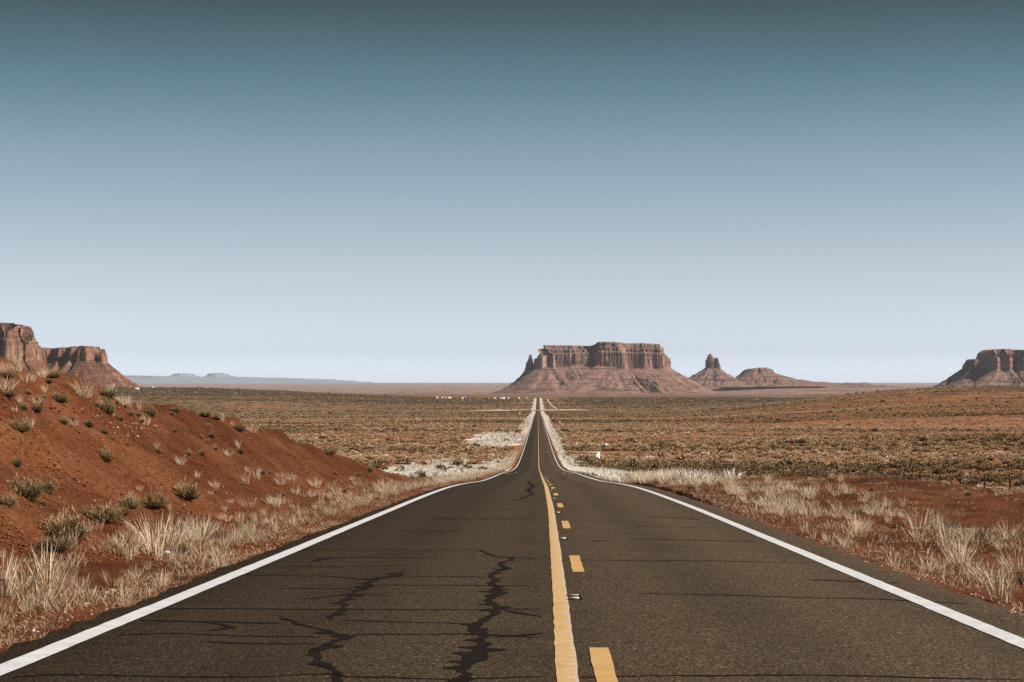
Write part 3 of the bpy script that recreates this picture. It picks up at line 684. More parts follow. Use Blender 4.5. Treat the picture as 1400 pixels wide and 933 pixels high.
# ------------------------------------------------------------------ haze: even air round the whole scene
hm = bpy.data.materials.new('desert_haze'); hm.use_nodes = True; hn = hm.node_tree; hn.nodes.clear()
ho = hn.nodes.new('ShaderNodeOutputMaterial'); pv = hn.nodes.new('ShaderNodeVolumePrincipled')
pv.inputs['Color'].default_value = (0.80, 0.91, 1.0, 1); pv.inputs['Density'].default_value = 1.15e-5; pv.inputs['Anisotropy'].default_value = 0.0
hn.links.new(pv.outputs[0], ho.inputs['Volume'])
hb_ = boxes_mesh('haze', [(-64000, 64000, -400, 64000, -110, 225)], hm)
haze = obj('haze', hb_); tag(haze, 'thin pale blue haze lying over the whole desert', kind='stuff')

# ------------------------------------------------------------------ vegetation prototypes
def blades(specs, seed):
    """specs rows: base xyz, dir xyz, length, width, bend xyz, t0, t1 -> mesh arrays of curved tapering blades"""
    r = np.random.default_rng(seed); S = np.array(specs, float); n = len(S)
    b = S[:, 0:3]; d = S[:, 3:6]; d = d/(np.linalg.norm(d, axis=1, keepdims=True)+1e-9); ln = S[:, 6:7]; w = S[:, 7:8]; bend = S[:, 8:11]
    a = r.uniform(0, 2*math.pi, n); sd = np.stack([np.cos(a), np.sin(a), 0*a], 1)
    sd = sd - d*np.sum(sd*d, 1, keepdims=True); sd = sd/(np.linalg.norm(sd, axis=1, keepdims=True)+1e-9)
    pts = [b + d*ln*u + bend*ln*u*u for u in (0, 0.4, 0.75, 1.0)]
    V = np.stack([pts[0]-sd*w*0.5, pts[0]+sd*w*0.5, pts[1]-sd*w*0.5, pts[1]+sd*w*0.5, pts[2]-sd*w*0.4, pts[2]+sd*w*0.4, pts[3]], 1).reshape(-1, 3)
    o = np.arange(n)[:, None]*7
    Q = np.concatenate([o+np.array([[0, 1, 3, 2]]), o+np.array([[2, 3, 5, 4]])]); Tt = o+np.array([[4, 5, 6]])
    t0, t1 = S[:, 11], S[:, 12]
    tt = np.stack([t0, t0, t0+(t1-t0)*.4, t0+(t1-t0)*.4, t0+(t1-t0)*.75, t0+(t1-t0)*.75, t1], 1).ravel()
    rn = np.repeat(r.uniform(0, 1, n), 7)
    return V, Q, Tt, tt, rn
def blade_mesh(name, specs, seed, mat):
    V, Q, Tt, tt, rn = blades(specs, seed)
    me = np_mesh(name, V, Q, mat, tris=Tt)
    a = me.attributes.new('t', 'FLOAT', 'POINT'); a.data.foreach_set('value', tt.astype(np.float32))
    a = me.attributes.new('rnd', 'FLOAT', 'POINT'); a.data.foreach_set('value', rn.astype(np.float32))
    return me

def shrub_mesh(seed, mat, n1=420, n2=1700, hgt=0.55, w=0.010):
    """unit-wide dome of stiff stems with fine twigs near the tips, lumpy outline"""
    r = np.random.default_rng(seed); S = []
    for i in range(n1+n2):
        az = r.uniform(0, 2*math.pi); el = math.acos(r.uniform(0.02, 1.0)); 
        lump = 0.78+0.30*math.sin(az*2+seed)+0.16*math.sin(az*5+seed*2)+0.14*math.sin(el*6+az*3)
        lump = min(max(lump, 0.5), 1.15)
        d = np.array([math.sin(el)*math.cos(az)*0.5, math.sin(el)*math.sin(az)*0.5, math.cos(el)*hgt+0.04])*lump
        full = np.linalg.norm(d); d = d/full
        root = np.array([math.cos(az), math.sin(az), 0])*r.uniform(0.0, 0.17)
        if i < n1:
            d = d+r.normal(0, 0.10, 3); d /= np.linalg.norm(d)
            L = full*r.uniform(0.7, 1.02); S.append([*root, *d, L, w*1.1, 0, 0, r.uniform(0.0, 0.12), 0.0, L/full*0.6])
        else:
            u = r.uniform(0.25, 0.95); p = root*(1-u)+d*full*u*r.uniform(0.85, 1.05)
            d2 = d*0.8+r.normal(0, 0.5, 3)+np.array([0, 0, 0.3]); L = r.uniform(0.05, 0.12)
            S.append([*p, *d2, L, w*r.uniform(0.6, 1.1), 0, 0, 0.1, max(0, u*1.15-0.35), min(1, u*1.15-0.05)])
    return blade_mesh('desert_shrub', S, seed, mat)

def tuft_mesh(seed, mat, n=90, spread=0.16, lean=0.22, w=0.012, bendy=0.25, low=0.35):
    """unit-high bunchgrass"""
    r = np.random.default_rng(seed); S = []
    for i in range(n):
        az = r.uniform(0, 2*math.pi); rad = spread*math.sqrt(r.uniform(0, 1))
        b = [math.cos(az)*rad, math.sin(az)*rad, -0.03]
        ln = r.uniform(0, 1)*lean+rad*0.7
        az2 = az+r.normal(0, 0.6); L = (r.uniform(low, 1.0) if r.uniform() < 0.8 else r.uniform(0.8, 1.05))
        d = [math.cos(az2)*ln, math.sin(az2)*ln, 1.0]
        bd = bendy*r.uniform(0, 1)**2
        S.append([*b, *d, L, w*r.uniform(0.6, 1.2), math.cos(az2)*bd, math.sin(az2)*bd, -bd*0.6, 0.0, 1.0])
    return blade_mesh('bunchgrass', S, seed, mat)

def mat_mesh(seed, mat, n=42, rad=0.5, w=0.010, L0=0.06, L1=0.30):
    """matted short grass patch, unit metres, many directions"""
    r = np.random.default_rng(seed); S = []
    for i in range(n):
        az = r.uniform(0, 2*math.pi); q = rad*math.sqrt(r.uniform(0, 1)); a2 = r.uniform(0, 2*math.pi); tl = abs(r.normal(0, 0.75))
        L = r.uniform(L0, L1); bd = r.uniform(0, 0.35)
        S.append([math.cos(az)*q, math.sin(az)*q, -0.02, math.cos(a2)*tl, math.sin(a2)*tl, 1.0, L, w*r.uniform(0.6, 1.2), math.cos(a2)*bd, math.sin(a2)*bd, -bd, 0.0, 1.0])
    return blade_mesh('dry_grass', S, seed, mat)

def clump_mesh(seed, mat, n=300, hgt=0.5, size=0.12):
    """brush for the plain: dome of small leaf sprays, unit wide"""
    r = np.random.default_rng(seed); V, Q, tt, rn = [], [], [], []
    for i in range(n):
        az = r.uniform(0, 2*math.pi); el = math.acos(r.uniform(0.0, 1.0)); rr = r.uniform(0.4, 1.0)
        lump = 0.88+0.15*math.sin(az*2+seed)+0.10*math.sin(az*5+seed*2)
        c = np.array([math.sin(el)*math.cos(az)*0.5, math.sin(el)*math.sin(az)*0.5, math.cos(el)*hgt])*rr*lump
        up = np.array([math.sin(el)*math.cos(az), math.sin(el)*math.sin(az), math.cos(el)+0.5])+r.normal(0, 0.4, 3); up /= np.linalg.norm(up)
        sd = np.cross(up, r.normal(0, 1, 3)); sd /= np.linalg.norm(sd); k = size*r.uniform(0.6, 1.3)
        b = len(V); V += [c-sd*k*0.35, c+sd*k*0.35, c+up*k+sd*k*0.12, c+up*k-sd*k*0.12]; Q.append([b, b+1, b+2, b+3])
        h = min(1, c[2]/hgt); tt += [h*0.8, h*0.8, h*0.8+0.2, h*0.8+0.2]; rn += [r.uniform()]*4  # paler with height: sunlit tops and shaded bases put into the colour
    V = np.array(V); V[:, 2] = np.maximum(V[:, 2], -0.03)
    me = np_mesh('plain_brush', V, Q, mat)
    a = me.attributes.new('t', 'FLOAT', 'POINT'); a.data.foreach_set('value', np.array(tt, np.float32))
    a = me.attributes.new('rnd', 'FLOAT', 'POINT'); a.data.foreach_set('value', np.array(rn, np.float32))
    return me

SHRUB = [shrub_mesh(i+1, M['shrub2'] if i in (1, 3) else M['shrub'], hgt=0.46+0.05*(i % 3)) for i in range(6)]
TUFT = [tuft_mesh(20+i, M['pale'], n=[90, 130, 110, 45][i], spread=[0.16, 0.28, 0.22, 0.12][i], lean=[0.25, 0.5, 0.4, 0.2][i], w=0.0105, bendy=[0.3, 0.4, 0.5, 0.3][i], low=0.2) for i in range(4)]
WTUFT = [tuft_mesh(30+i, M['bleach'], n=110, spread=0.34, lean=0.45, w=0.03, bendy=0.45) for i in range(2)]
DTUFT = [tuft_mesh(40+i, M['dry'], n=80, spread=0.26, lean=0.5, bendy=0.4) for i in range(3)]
MATG = [mat_mesh(60+i, M['dry']) for i in range(4)]
CLUMP = [clump_mesh(80+i, M[['shrub2', 'shrub2', 'tan', 'tan', 'pale']][i]) if False else clump_mesh(80+i, M[['shrub2', 'shrub2', 'tan', 'tan', 'pale'][i]], hgt=[0.5, 0.42, 0.4, 0.34, 0.45][i]) for i in range(5)]

def place(name, me, x, y, sc, label, cat, group=None, sz=1.0, sink=0.02):
    z = float(ground(np.array([x]), np.array([y]))[0])
    o = bpy.data.objects.new(name, me); o.location = (x, y, z-sink*sc); o.rotation_euler = (random.gauss(0, 0.05), random.gauss(0, 0.05), random.uniform(0, 6.28)); o.scale = (sc, sc, sc*sz)
    link(o); tag(o, label, cat, group); return o

def scatter(name, me_list, X, Y, SC, IDX, label, sz=None):
    """uncountable growth as one object: points that carry a plant each through geometry nodes"""
    Z = ground(X, Y)-0.02
    me = bpy.data.meshes.new(name); me.vertices.add(len(X)); me.vertices.foreach_set('co', np.stack([X, Y, Z], 1).astype(np.float32).ravel())
    a = me.attributes.new('scl', 'FLOAT', 'POINT'); a.data.foreach_set('value', np.asarray(SC, np.float32))
    a = me.attributes.new('rot', 'FLOAT_VECTOR', 'POINT')
    rv = np.stack([RNG.normal(0, 0.08, len(X)), RNG.normal(0, 0.08, len(X)), RNG.uniform(0, 6.28, len(X))], 1); a.data.foreach_set('vector', rv.astype(np.float32).ravel())
    a = me.attributes.new('pick', 'INT', 'POINT'); a.data.foreach_set('value', np.asarray(IDX, np.int32))
    o = obj(name, me)
    ng = bpy.data.node_groups.new(name+'_nodes', 'GeometryNodeTree')
    ng.interface.new_socket('Geometry', in_out='INPUT', socket_type='NodeSocketGeometry'); ng.interface.new_socket('Geometry', in_out='OUTPUT', socket_type='NodeSocketGeometry')
    gi = ng.nodes.new('NodeGroupInput'); go = ng.nodes.new('NodeGroupOutput'); ip = ng.nodes.new('GeometryNodeInstanceOnPoints')
    m2p = ng.nodes.new('GeometryNodeMeshToPoints'); jn = ng.nodes.new('GeometryNodeJoinGeometry')
    for src in reversed(me_list):                            # the newest link of a multi-input comes first
        oi = ng.nodes.new('GeometryNodeObjectInfo'); oi.inputs['Object'].default_value = src; oi.transform_space = 'ORIGINAL'
        g1 = ng.nodes.new('GeometryNodeGeometryToInstance'); ng.links.new(oi.outputs['Geometry'], g1.inputs[0]); ng.links.new(g1.outputs[0], jn.inputs[0])
    def na(nm, ty):
        q = ng.nodes.new('GeometryNodeInputNamedAttribute'); q.data_type = ty; q.inputs['Name'].default_value = nm; return q.outputs['Attribute']
    ng.links.new(gi.outputs[0], m2p.inputs[0]); ng.links.new(m2p.outputs[0], ip.inputs['Points']); ng.links.new(jn.outputs[0], ip.inputs['Instance'])
    ip.inputs['Pick Instance'].default_value = True
    ng.links.new(na('pick', 'INT'), ip.inputs['Instance Index']); ng.links.new(na('scl', 'FLOAT'), ip.inputs['Scale'])
    rt = ng.nodes.new('FunctionNodeEulerToRotation'); ng.links.new(na('rot', 'FLOAT_VECTOR'), rt.inputs[0]); ng.links.new(rt.outputs[0], ip.inputs['Rotation'])
    ng.links.new(ip.outputs[0], go.inputs[0])
    md = o.modifiers.new('scatter', 'NODES'); md.node_group = ng
    tag(o, label, kind='stuff'); return o

# ------------------------------------------------------------------ shrubs on the bank: photo x, base y, width px, label
bank = [(35, 680, 62, 'large two tone shrub at the left edge, middle of the red bank'), (64, 672, 32, 'dark shrub behind the large two tone shrub on the left bank'),
        (8, 692, 34, 'shrub cut by the left edge below the large two tone shrub'), (92, 735, 78, 'wide straw topped shrub at the foot of the bank, above the tall grass'),
        (76, 754, 50, 'lowest dark shrub on the left bank, just above the tall pale grass'), (140, 713, 54, 'straw topped shrub in the row along the foot of the bank'),
        (178, 695, 38, 'dark shrub between two straw topped ones in the row'), (213, 693, 40, 'round straw topped shrub, second from right in the row on the bank'),
        (256, 683, 52, 'domed straw topped shrub at the right end of the row on the bank'), (166, 705, 28, 'small dark shrub tucked behind the row at the foot of the bank'),
        (28, 590, 36, 'dark low shrub with pale grass in it, upper left bank'), (87, 579, 18, 'small slanting dark shrub left of centre on the upper bank'),
        (122, 583, 20, 'small round dark shrub near the middle of the upper bank'), (145, 630, 28, 'lone fan shaped shrub in the middle of the bare red slope'),
        (145, 565, 36, 'broad shrub on the crest below the pale plume grass'), (205, 568, 24, 'dark shrub at the right end of the crest grasses'),
        (82, 549, 28, 'shrub on the crest above the small slanting one'), (50, 562, 20, 'little shrub under the pale tuft on the upper left bank'), (32, 560, 18, 'small shrub beneath a short pale tuft near the left edge'),
        (54, 548, 14, 'tiny shrub among the upper left bank tufts'), (10, 543, 26, 'shrub cut by the left edge near the top of the bank'), (12, 516, 22, 'topmost shrub on the bank at the left edge'),
        (75, 516, 18, 'shrub on the skyline below the long mesa'), (52, 507, 30, 'skyline shrub in front of the tall rounded mesa'), (67, 523, 13, 'tiny dark shrub just below the skyline tufts'),
        (148, 542, 24, 'shrub on the crest below the long mesa foot'), (281, 569, 18, 'shrub low on the skyline where the bank dips'), (298, 574, 22, 'second shrub on the dipping skyline of the bank'),
        (327, 589, 20, 'shrub on the dipping skyline beside a pale tuft'), (22, 637, 22, 'flat dark shrub in the hollow at the left edge'), (240, 563, 15, 'small skyline shrub midway along the dipping crest'),
        (100, 655, 8, 'tiny sprig on the bare slope right of the two tone shrub'), (58, 690, 14, 'tiny dark sprig below the two tone shrub'), (575, 652, 20, 'low shrub where the bank runs out beside the pale grass'),
        (505, 645, 18, 'shrub at the low end of the bank'), (452, 622, 18, 'shrub on the crest near the low end of the bank'), (490, 652, 14, 'small shrub on the last slope of the bank'), (115, 665, 9, 'very small sprig on the bare middle slope')]
for i, (px, py, w, lab) in enumerate(bank):
    p = pick(px, py)
    if not p: continue
    straw = 'straw' in lab or 'fan' in lab or 'two tone' in lab
    place('desert_shrub', SHRUB[[0, 2, 4][i % 3] if straw else [1, 3, 5, 2][i % 4]], p[0], p[1], w*p[1]/F*1.12, lab, 'shrub', 'shrubs on the red bank', sz=random.uniform(0.9, 1.1))

for i in range(46):
    qx = random.uniform(0, 330); top_ = np.interp(qx, [0, 60, 150, 220, 300, 370], [497, 512, 546, 563, 574, 596]); qy = top_+random.random()**1.6*60+2
    p = pick(qx, qy)
    if p:
        band = 'along the crest' if qy < top_+14 else 'just below the crest' if qy < top_+32 else 'on the upper slope'; part_ = 'left' if qx < 110 else 'middle' if qx < 220 else 'right'
        if i % 3: place('desert_shrub', SHRUB[i % 6], p[0], p[1], random.uniform(7, 17)*p[1]/F, 'small scattered shrub '+band+', '+part_+' part of the bank', 'shrub', 'small shrubs of the upper bank')
        else: place('bunchgrass', TUFT[i % 4], p[0], p[1], random.uniform(9, 18)*p[1]/F, 'small pale tuft '+band+', '+part_+' part of the bank', 'grass tuft', 'small tufts of the upper bank')

for i in range(64):
    qx = random.uniform(180, 560); top_ = np.interp(qx, [180, 300, 430, 560], [600, 612, 640, 664]); bot_ = np.interp(qx, [180, 300, 430, 560], [770, 750, 700, 672]); qy = top_+(bot_-top_)*random.random()**0.7
    p = pick(qx, qy)
    if p:
        band = 'high on' if qy < top_+0.4*(bot_-top_) else 'midway up' if qy < top_+0.72*(bot_-top_) else 'at the foot of'; part_ = 'left' if qx < 300 else 'middle' if qx < 430 else 'far'
        if i % 4 == 0: place('desert_shrub', SHRUB[i % 6], p[0], p[1], random.uniform(8, 16)*p[1]/F, 'small dry shrub '+band+' the '+part_+' stretch of the red slope', 'shrub', 'small shrubs of the lower slope')
        else: place('bunchgrass', TUFT[i % 4], p[0], p[1], random.uniform(8, 20)*p[1]/F, 'small wispy tuft '+band+' the '+part_+' stretch of the red slope', 'grass tuft', 'wispy tufts of the lower slope')

# ------------------------------------------------------------------ bunchgrass that can be told apart: photo x, base y, height px, label
tufts = [(22, 500, 26, 'pale plume grass on the skyline before the tall mesa'), (5, 510, 22, 'pale tuft at the left edge on top of the bank'), (66, 515, 17, 'pale tuft on the skyline under the long mesa'),
         (35, 524, 22, 'leaning pale tuft below the skyline shrubs'), (44, 522, 16, 'short pale tuft beside the leaning one near the skyline'), (7, 536, 30, 'big pale tuft at the left edge below the bank top'),
         (113, 543, 32, 'tallest pale plume on the crest, over the settlement'), (122, 545, 20, 'shorter plume leaning on the tallest crest plume'), (27, 552, 14, 'short pale tuft on the upper left bank'), (50, 553, 14, 'pale tuft above a little shrub, upper bank'),
         (174, 557, 22, 'white tuft on the crest right of the broad shrub'), (191, 561, 19, 'white tuft beside the dark crest shrub'), (150, 538, 18, 'brownish plume on the crest'), (345, 592, 18, 'white tuft on the dipping skyline of the bank'),
         (40, 585, 20, 'thin pale tuft growing out of the low dark shrub'), (337, 662, 22, 'pale tuft halfway down the maroon slope'), (352, 657, 20, 'pale tuft right beside it on the maroon slope'), (383, 653, 10, 'small tuft high on the maroon slope'),
         (404, 676, 15, 'small pale tuft on the lower maroon slope'), (439, 684, 22, 'upright pale tuft at the foot of the maroon slope'), (451, 683, 12, 'low tuft right of the upright one'), (427, 680, 12, 'low tuft left of the upright one'),
         (377, 693, 24, 'thin tall tuft near the verge below the maroon slope'), (375, 709, 14, 'white tuft near the verge under the thin one'), (360, 705, 13, 'white tuft left of it near the verge'), (294, 668, 14, 'spread stalks right of the domed shrub'),
         (63, 812, 80, 'tall dense bleached clump on the left verge'), (80, 808, 46, 'shorter clump joined to the tall dense one on the left verge'), (4, 815, 70, 'tall bleached clump cut by the left edge'), (33, 806, 52, 'thin stalks between the two tall left clumps'),
         (210, 760, 62, 'big bleached clump beside the scrap of paper'), (221, 754, 66, 'tall curved stalks in the middle of the left verge'), (237, 745, 50, 'upright stalks right of the curved ones'), (272, 740, 38, 'branching tuft at the right of the big verge clump'),
         (178, 760, 46, 'single tall stalk left of the big verge clump'), (170, 828, 44, 'thin tuft near the white line, left verge'), (302, 780, 38, 'tan tuft leaning toward the white line'), (220, 802, 28, 'low tuft midway on the left verge'), (258, 742, 34, 'thin tuft between upright stalks on the left verge'),
         (1135, 672, 17, 'small tuft on the red berm, right side'), (1155, 675, 16, 'second tuft on the red berm'), (1188, 682, 16, 'tuft on the berm beyond the road, right of two others'), (1214, 694, 20, 'upright tuft on the right flat, before the fence'), (1234, 694, 20, 'forked tuft on the right flat'),
         (1215, 717, 20, 'pale tuft below the upright one on the right flat'), (1162, 710, 22, 'dense tuft at the near side of the red berm'), (1144, 700, 22, 'thin tuft left of the dense one on the berm'), (1297, 742, 40, 'tall narrow tuft standing above the right verge'),
         (1310, 754, 22, 'low tuft at the foot of the tall narrow one'), (1255, 737, 22, 'wide tuft left of the tall narrow one'), (1369, 824, 72, 'tallest clump by the right edge line'), (1287, 788, 34, 'bleached clump on the right verge'), (1330, 794, 42, 'bleached clump right of centre on the right verge'),
         (1355, 800, 44, 'bleached clump just behind the tallest right clump'), (1270, 783, 32, 'clump left of the bleached right verge clumps'), (1225, 780, 30, 'clump at the gravel edge of the right verge'), (1365, 753, 24, 'tuft near the right edge above the clumps'), (1157, 748, 27, 'tuft nearest the road on the right verge bend'),
         (1132, 743, 24, 'second tuft along the right verge'), (1112, 738, 24, 'third tuft along the right verge'), (1100, 730, 22, 'small tuft along the right verge'), (1390, 785, 44, 'clump cut by the right edge of the view'), (1013, 652, 10, 'white tuft on top of the berm, far right of the road'), (955, 672, 12, 'white tuft at the roadside far down the right verge')]
for i, (px, py, h, lab) in enumerate(tufts):
    p = pick(px, py)
    if not p: continue
    place('bunchgrass', TUFT[i % 4 if h < 60 else (i % 2)], p[0], p[1], h*p[1]/F*1.08, lab, 'grass tuft', 'bleached bunchgrass tufts')

# more of the same tufts along both verges, too alike to tell apart
def many_tufts(n, fx, label, group, hmin, hmax, mesh):
    k = 0
    while k < n:
        x, y = fx()
        if abs(x) < 4.9: continue
        h = random.uniform(hmin, hmax); far = 'in the nearest stretch' if y < 20 else 'a little way along' if y < 32 else 'halfway to the brow' if y < 55 else 'near the brow'
        big = 'low' if h < hmin+0.3*(hmax-hmin) else 'tall' if h > hmin+0.7*(hmax-hmin) else 'mid sized'; out = 'by the asphalt' if abs(x) < 5.5 else 'set back' if abs(x) < 6.6 else 'well back'
        place('bunchgrass', random.choice(mesh), x, y, h, big+' '+label+', '+far+', '+out, 'grass tuft', group); k += 1
def fr():
    y = 13*math.exp(random.random()*math.log(95/13)); x = 5.3+abs(random.gauss(0, 1.0))*1.5+0.3+0.012*y*random.random(); return x, y
many_tufts(52, fr, 'bleached tuft on the right verge', 'right verge tufts', 0.28, 0.62, TUFT)
def fl():
    y = 13*math.exp(random.random()*math.log(90/13)); x = -(4.7+abs(random.gauss(0, 1.0))*0.9+0.3); return x, y
many_tufts(26, fl, 'tan tuft on the left verge', 'left verge tufts', 0.22, 0.5, TUFT[2:]+DTUFT)

for i in range(46):
    side = 1 if i % 3 else -1; y = 14*math.exp(random.random()*math.log(7)); x = side*(5.2+random.random()**1.3*(7 if side > 0 else 1.6))
    place('desert_shrub', SHRUB[[1, 3, 5][i % 3]], x, y, random.uniform(0.14, 0.42), ('little' if i % 2 else 'low brown')+' scrub in the '+('right' if side > 0 else 'left')+' verge, '+('in the nearest stretch' if y < 22 else 'a little way along' if y < 40 else 'toward the brow'), 'shrub', 'low scrub in the verges')
protoM = [place('dry_grass', m, -5.6-0.4*i, 13.2+0.8*i, 1.0, 'flat mat of tan dry grass beside the left edge line', 'grass', 'grass mats on the left verge') for i, m in enumerate(MATG)]
protoD = [place('bunchgrass', m, -5.9-0.3*i, 15.5+0.9*i, 0.4, 'spreading tan tuft on the left verge', 'grass tuft', 'spreading tan tufts') for i, m in enumerate(DTUFT)]
protoT = [place('bunchgrass', m, 6.3+0.5*i, 15.2+0.9*i, 0.45, 'bleached tuft in the thick grass along the right verge', 'grass tuft', 'right verge tufts') for i, m in enumerate(TUFT)]

protoW = [place('bunchgrass', m, -9.5-2*i, 262.0+9*i, 0.8, ['white', 'second white'][i]+' tuft in the pale drift left of the road beyond the brow', 'grass tuft', 'white drift tufts') for i, m in enumerate(WTUFT)]

def verge(n, side, x0, x1, y0, y1, bias):
    y = y0*np.exp(RNG.uniform(0, 1, n)**bias*math.log(y1/y0)); x = side*(x0+(x1-x0)*RNG.uniform(0, 1, n)**1.5); return x, y
# matted grass
Xa, Ya = verge(3200, -1, 3.96, 7.4, 9, 190, 0.8); k = (0.6*vnoise(Xa*0.8, Ya*0.4, 51)+0.4*vnoise(Xa*2.3, Ya*1.5, 53) > 0.44+0.28*sstep(4.4, 6.2, -Xa+0.9*sstep(18, 34, Ya)))
Xb, Yb = verge(3400, 1, 4.5, 18, 9, 150, 0.8); kb = (0.6*vnoise(Xb*0.6, Yb*0.3, 52)+0.4*vnoise(Xb*2.1, Yb*1.4, 54) > 0.53-0.0*sstep(8, 11, Xb)-0.06*sstep(5.6, 6.4, Xb)*(1-sstep(7.5, 8.5, Xb)))
Xc, Yc = verge(3000, 1, 7.5, 26, 28, 120, 0.75); kc = vnoise(Xc*0.8, Yc*0.3, 57) > 0.55
Xl = np.concatenate([Xa[k], Xb[kb], Xc[kc]]); Yl = np.concatenate([Ya[k], Yb[kb], Yc[kc]])
scl = (0.35+0.65*RNG.uniform(0, 1, len(Xl))**1.5)*(0.55+0.45*sstep(4.2, 5.0, np.abs(Xl)))*(1-0.25*sstep(8, 10, Xl))
scatter('dry_grass', protoM, Xl, Yl, scl, RNG.integers(0, 4, len(Xl)), 'short tan dry grass matted along both road verges')
# taller bleached growth in the verges and the pale patches beyond the brow
def inpoly(px, py, poly):
    c = np.zeros(len(px), bool); j = len(poly)-1
    for i in range(len(poly)):
        xi, yi = poly[i]; xj, yj = poly[j]
        hit = ((yi > py) != (yj > py)) & (px < (xj-xi)*(py-yi)/(yj-yi+1e-12)+xi); c ^= hit; j = i
    return c
PX_, PY_ = [], []
for poly, n in (([(505, 652), (535, 640), (575, 632), (622, 626), (655, 633), (702, 627), (704, 640), (676, 650), (600, 656), (545, 657)], 900),
                ([(630, 614), (645, 602), (662, 592), (690, 589), (716, 596), (713, 606), (682, 611), (652, 618)], 500),
                ([(1236, 654), (1262, 652), (1300, 662), (1330, 668), (1400, 672), (1400, 690), (1330, 678), (1280, 670)], 40),
                ([(706, 590), (722, 585), (726, 570), (716, 572)], 300), ([(752, 590), (756, 600), (764, 625), (772, 620), (760, 590), (750, 575)], 420)):
    q = np.array(poly, float); a = RNG.uniform(q[:, 0].min(), q[:, 0].max(), n*3); b = RNG.uniform(q[:, 1].min(), q[:, 1].max(), n*3)
    m_ = inpoly(a, b, poly); PX_.append(a[m_][:n]); PY_.append(b[m_][:n])
xp, yp = pick_many(np.concatenate(PX_), np.concatenate(PY_), 18, 3000); ok = (np.abs(xp) > 5.0) & ((xp > 0) | (yp > 165)); xp, yp = xp[ok], yp[ok]
y2 = RNG.uniform(80, 420, 3600); x2 = 4.75+np.abs(RNG.normal(0, 1, 3600))*1.5; k2 = 0.6*vnoise(x2*0.6, y2*0.09, 93)+0.4*vnoise(x2*1.9, y2*0.35, 94) > 0.47; x2, y2 = x2[k2], y2[k2]
y3 = RNG.uniform(14, 95, 520); x3 = 5.4+np.abs(RNG.normal(0, 1, 520))*1.8; k3 = vnoise(x3*0.5, y3*0.2, 91) > 0.55; x3, y3 = x3[k3], y3[k3]
y4 = RNG.uniform(110, 480, 1800); x4 = -(4.6+np.abs(RNG.normal(0, 1, 1800))*1.2)
y5 = RNG.uniform(13, 100, 300); x5 = -(4.5+np.abs(RNG.normal(0, 1, 300))*1.0)
X = np.concatenate([xp, x2, x3, x4, x5]); Y = np.concatenate([yp, y2, y3, y4, y5])
sc = np.concatenate([RNG.uniform(0.25, 0.6, len(xp)), RNG.uniform(0.4, 0.85, len(x2)), RNG.uniform(0.2, 0.5, len(x3)), RNG.uniform(0.3, 0.6, len(x4)), RNG.uniform(0.15, 0.38, len(x5))])
sc[:len(xp)] *= (1+0.6*sstep(300, 700, yp))*np.where(xp > 0.13*yp, 0.33, 1.0)
ii = np.concatenate([np.where(xp > 0.13*yp, RNG.integers(0, 4, len(xp)), RNG.integers(7, 9, len(xp))), RNG.integers(0, 9, len(x2)), RNG.integers(0, 4, len(x3)), RNG.integers(0, 7, len(x4)), RNG.integers(3, 7, len(x5))])
ii[len(xp):len(xp)+len(x2)][y2 > 140] = 7
scatter('bleached_grass', protoT+protoD+protoW, X, Y, sc, ii, 'thick bleached grass in drifts along the road and beyond the brow')

# ------------------------------------------------------------------ brush on the plain
def plain_pts(n, y0, y1, pw):
    u = RNG.uniform(0, 1, n); y = (y0**pw+(y1**pw-y0**pw)*u)**(1/pw); px = RNG.uniform(-90, 1490, n); return (px-VX)*y/F, y
XX, YY = [], []
for n, a, b in ((24000, 150, 650), (52000, 650, 1600), (45000, 1600, 3600), (30000, 3600, 5500)):
    x, y = plain_pts(n, a, b, 2.0 if a < 1000 else 1.7); XX.append(x); YY.append(y)
X = np.concatenate(XX); Y = np.concatenate(YY)
dens = 0.9*fbm(X/170, Y/60, 4, 101)+0.5*fbm(X/14, Y/10, 3, 102)
keep = dens > -0.36-0.22*sstep(900, 2200, Y)-0.04*sstep(420, 260, Y)
keep &= np.abs(X) > 7.0+3*sstep(600, 1500, Y)
keep &= ~((Y > 455) & (Y < 485) & (X > 4) & (X < 26)); keep &= ~((Y > 385) & (Y < 405) & (X < -4) & (X > -32))
keep &= ~((X < 0) & (Y < 200) & (X > -30)); keep &= Y > 180
qx_ = VX+F*X/Y; qy_ = VY-F*ground(X, Y)/Y
for c_ in ((560, 644, 50, 9), (625, 640, 60, 11), (680, 638, 28, 8), (675, 603, 42, 11)): keep &= (np.hypot((qx_-c_[0])/c_[2], (qy_-c_[1])/c_[3]) > 1) | (RNG.uniform(0, 1, len(X)) < 0.06)
X, Y = X[keep], Y[keep]
kind = 1.3*fbm(X/200+9, Y/70, 3, 111)+0.30*RNG.normal(0, 1, len(X))
near_sage = sstep(420, 260, Y)*(X > 0)*0.2
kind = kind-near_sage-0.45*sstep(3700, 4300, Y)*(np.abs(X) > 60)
IDX = np.where(kind < -0.42, RNG.integers(0, 2, len(X)), np.where(kind < 0.42, RNG.integers(2, 4, len(X)), 4))
SC = RNG.lognormal(0.08, 0.36, len(X))*(1-0.22*sstep(420, 260, Y))*(1+0.6*sstep(1200, 3000, Y)+1.0*sstep(3000, 5000, Y))*np.where(IDX == 4, 0.7, np.where(IDX < 2, 1.25, 0.95))
SC = np.where(Y < 300, np.minimum(SC, 1.7), SC)
vis = (VX+F*X/Y > 0) & (VX+F*X/Y < 1400) & (Y > 190)
size = np.where(vis, SC/Y, 0)
order = np.argsort(-size); single = order[:300]; rest = np.setdiff1d(np.arange(len(X)), single)
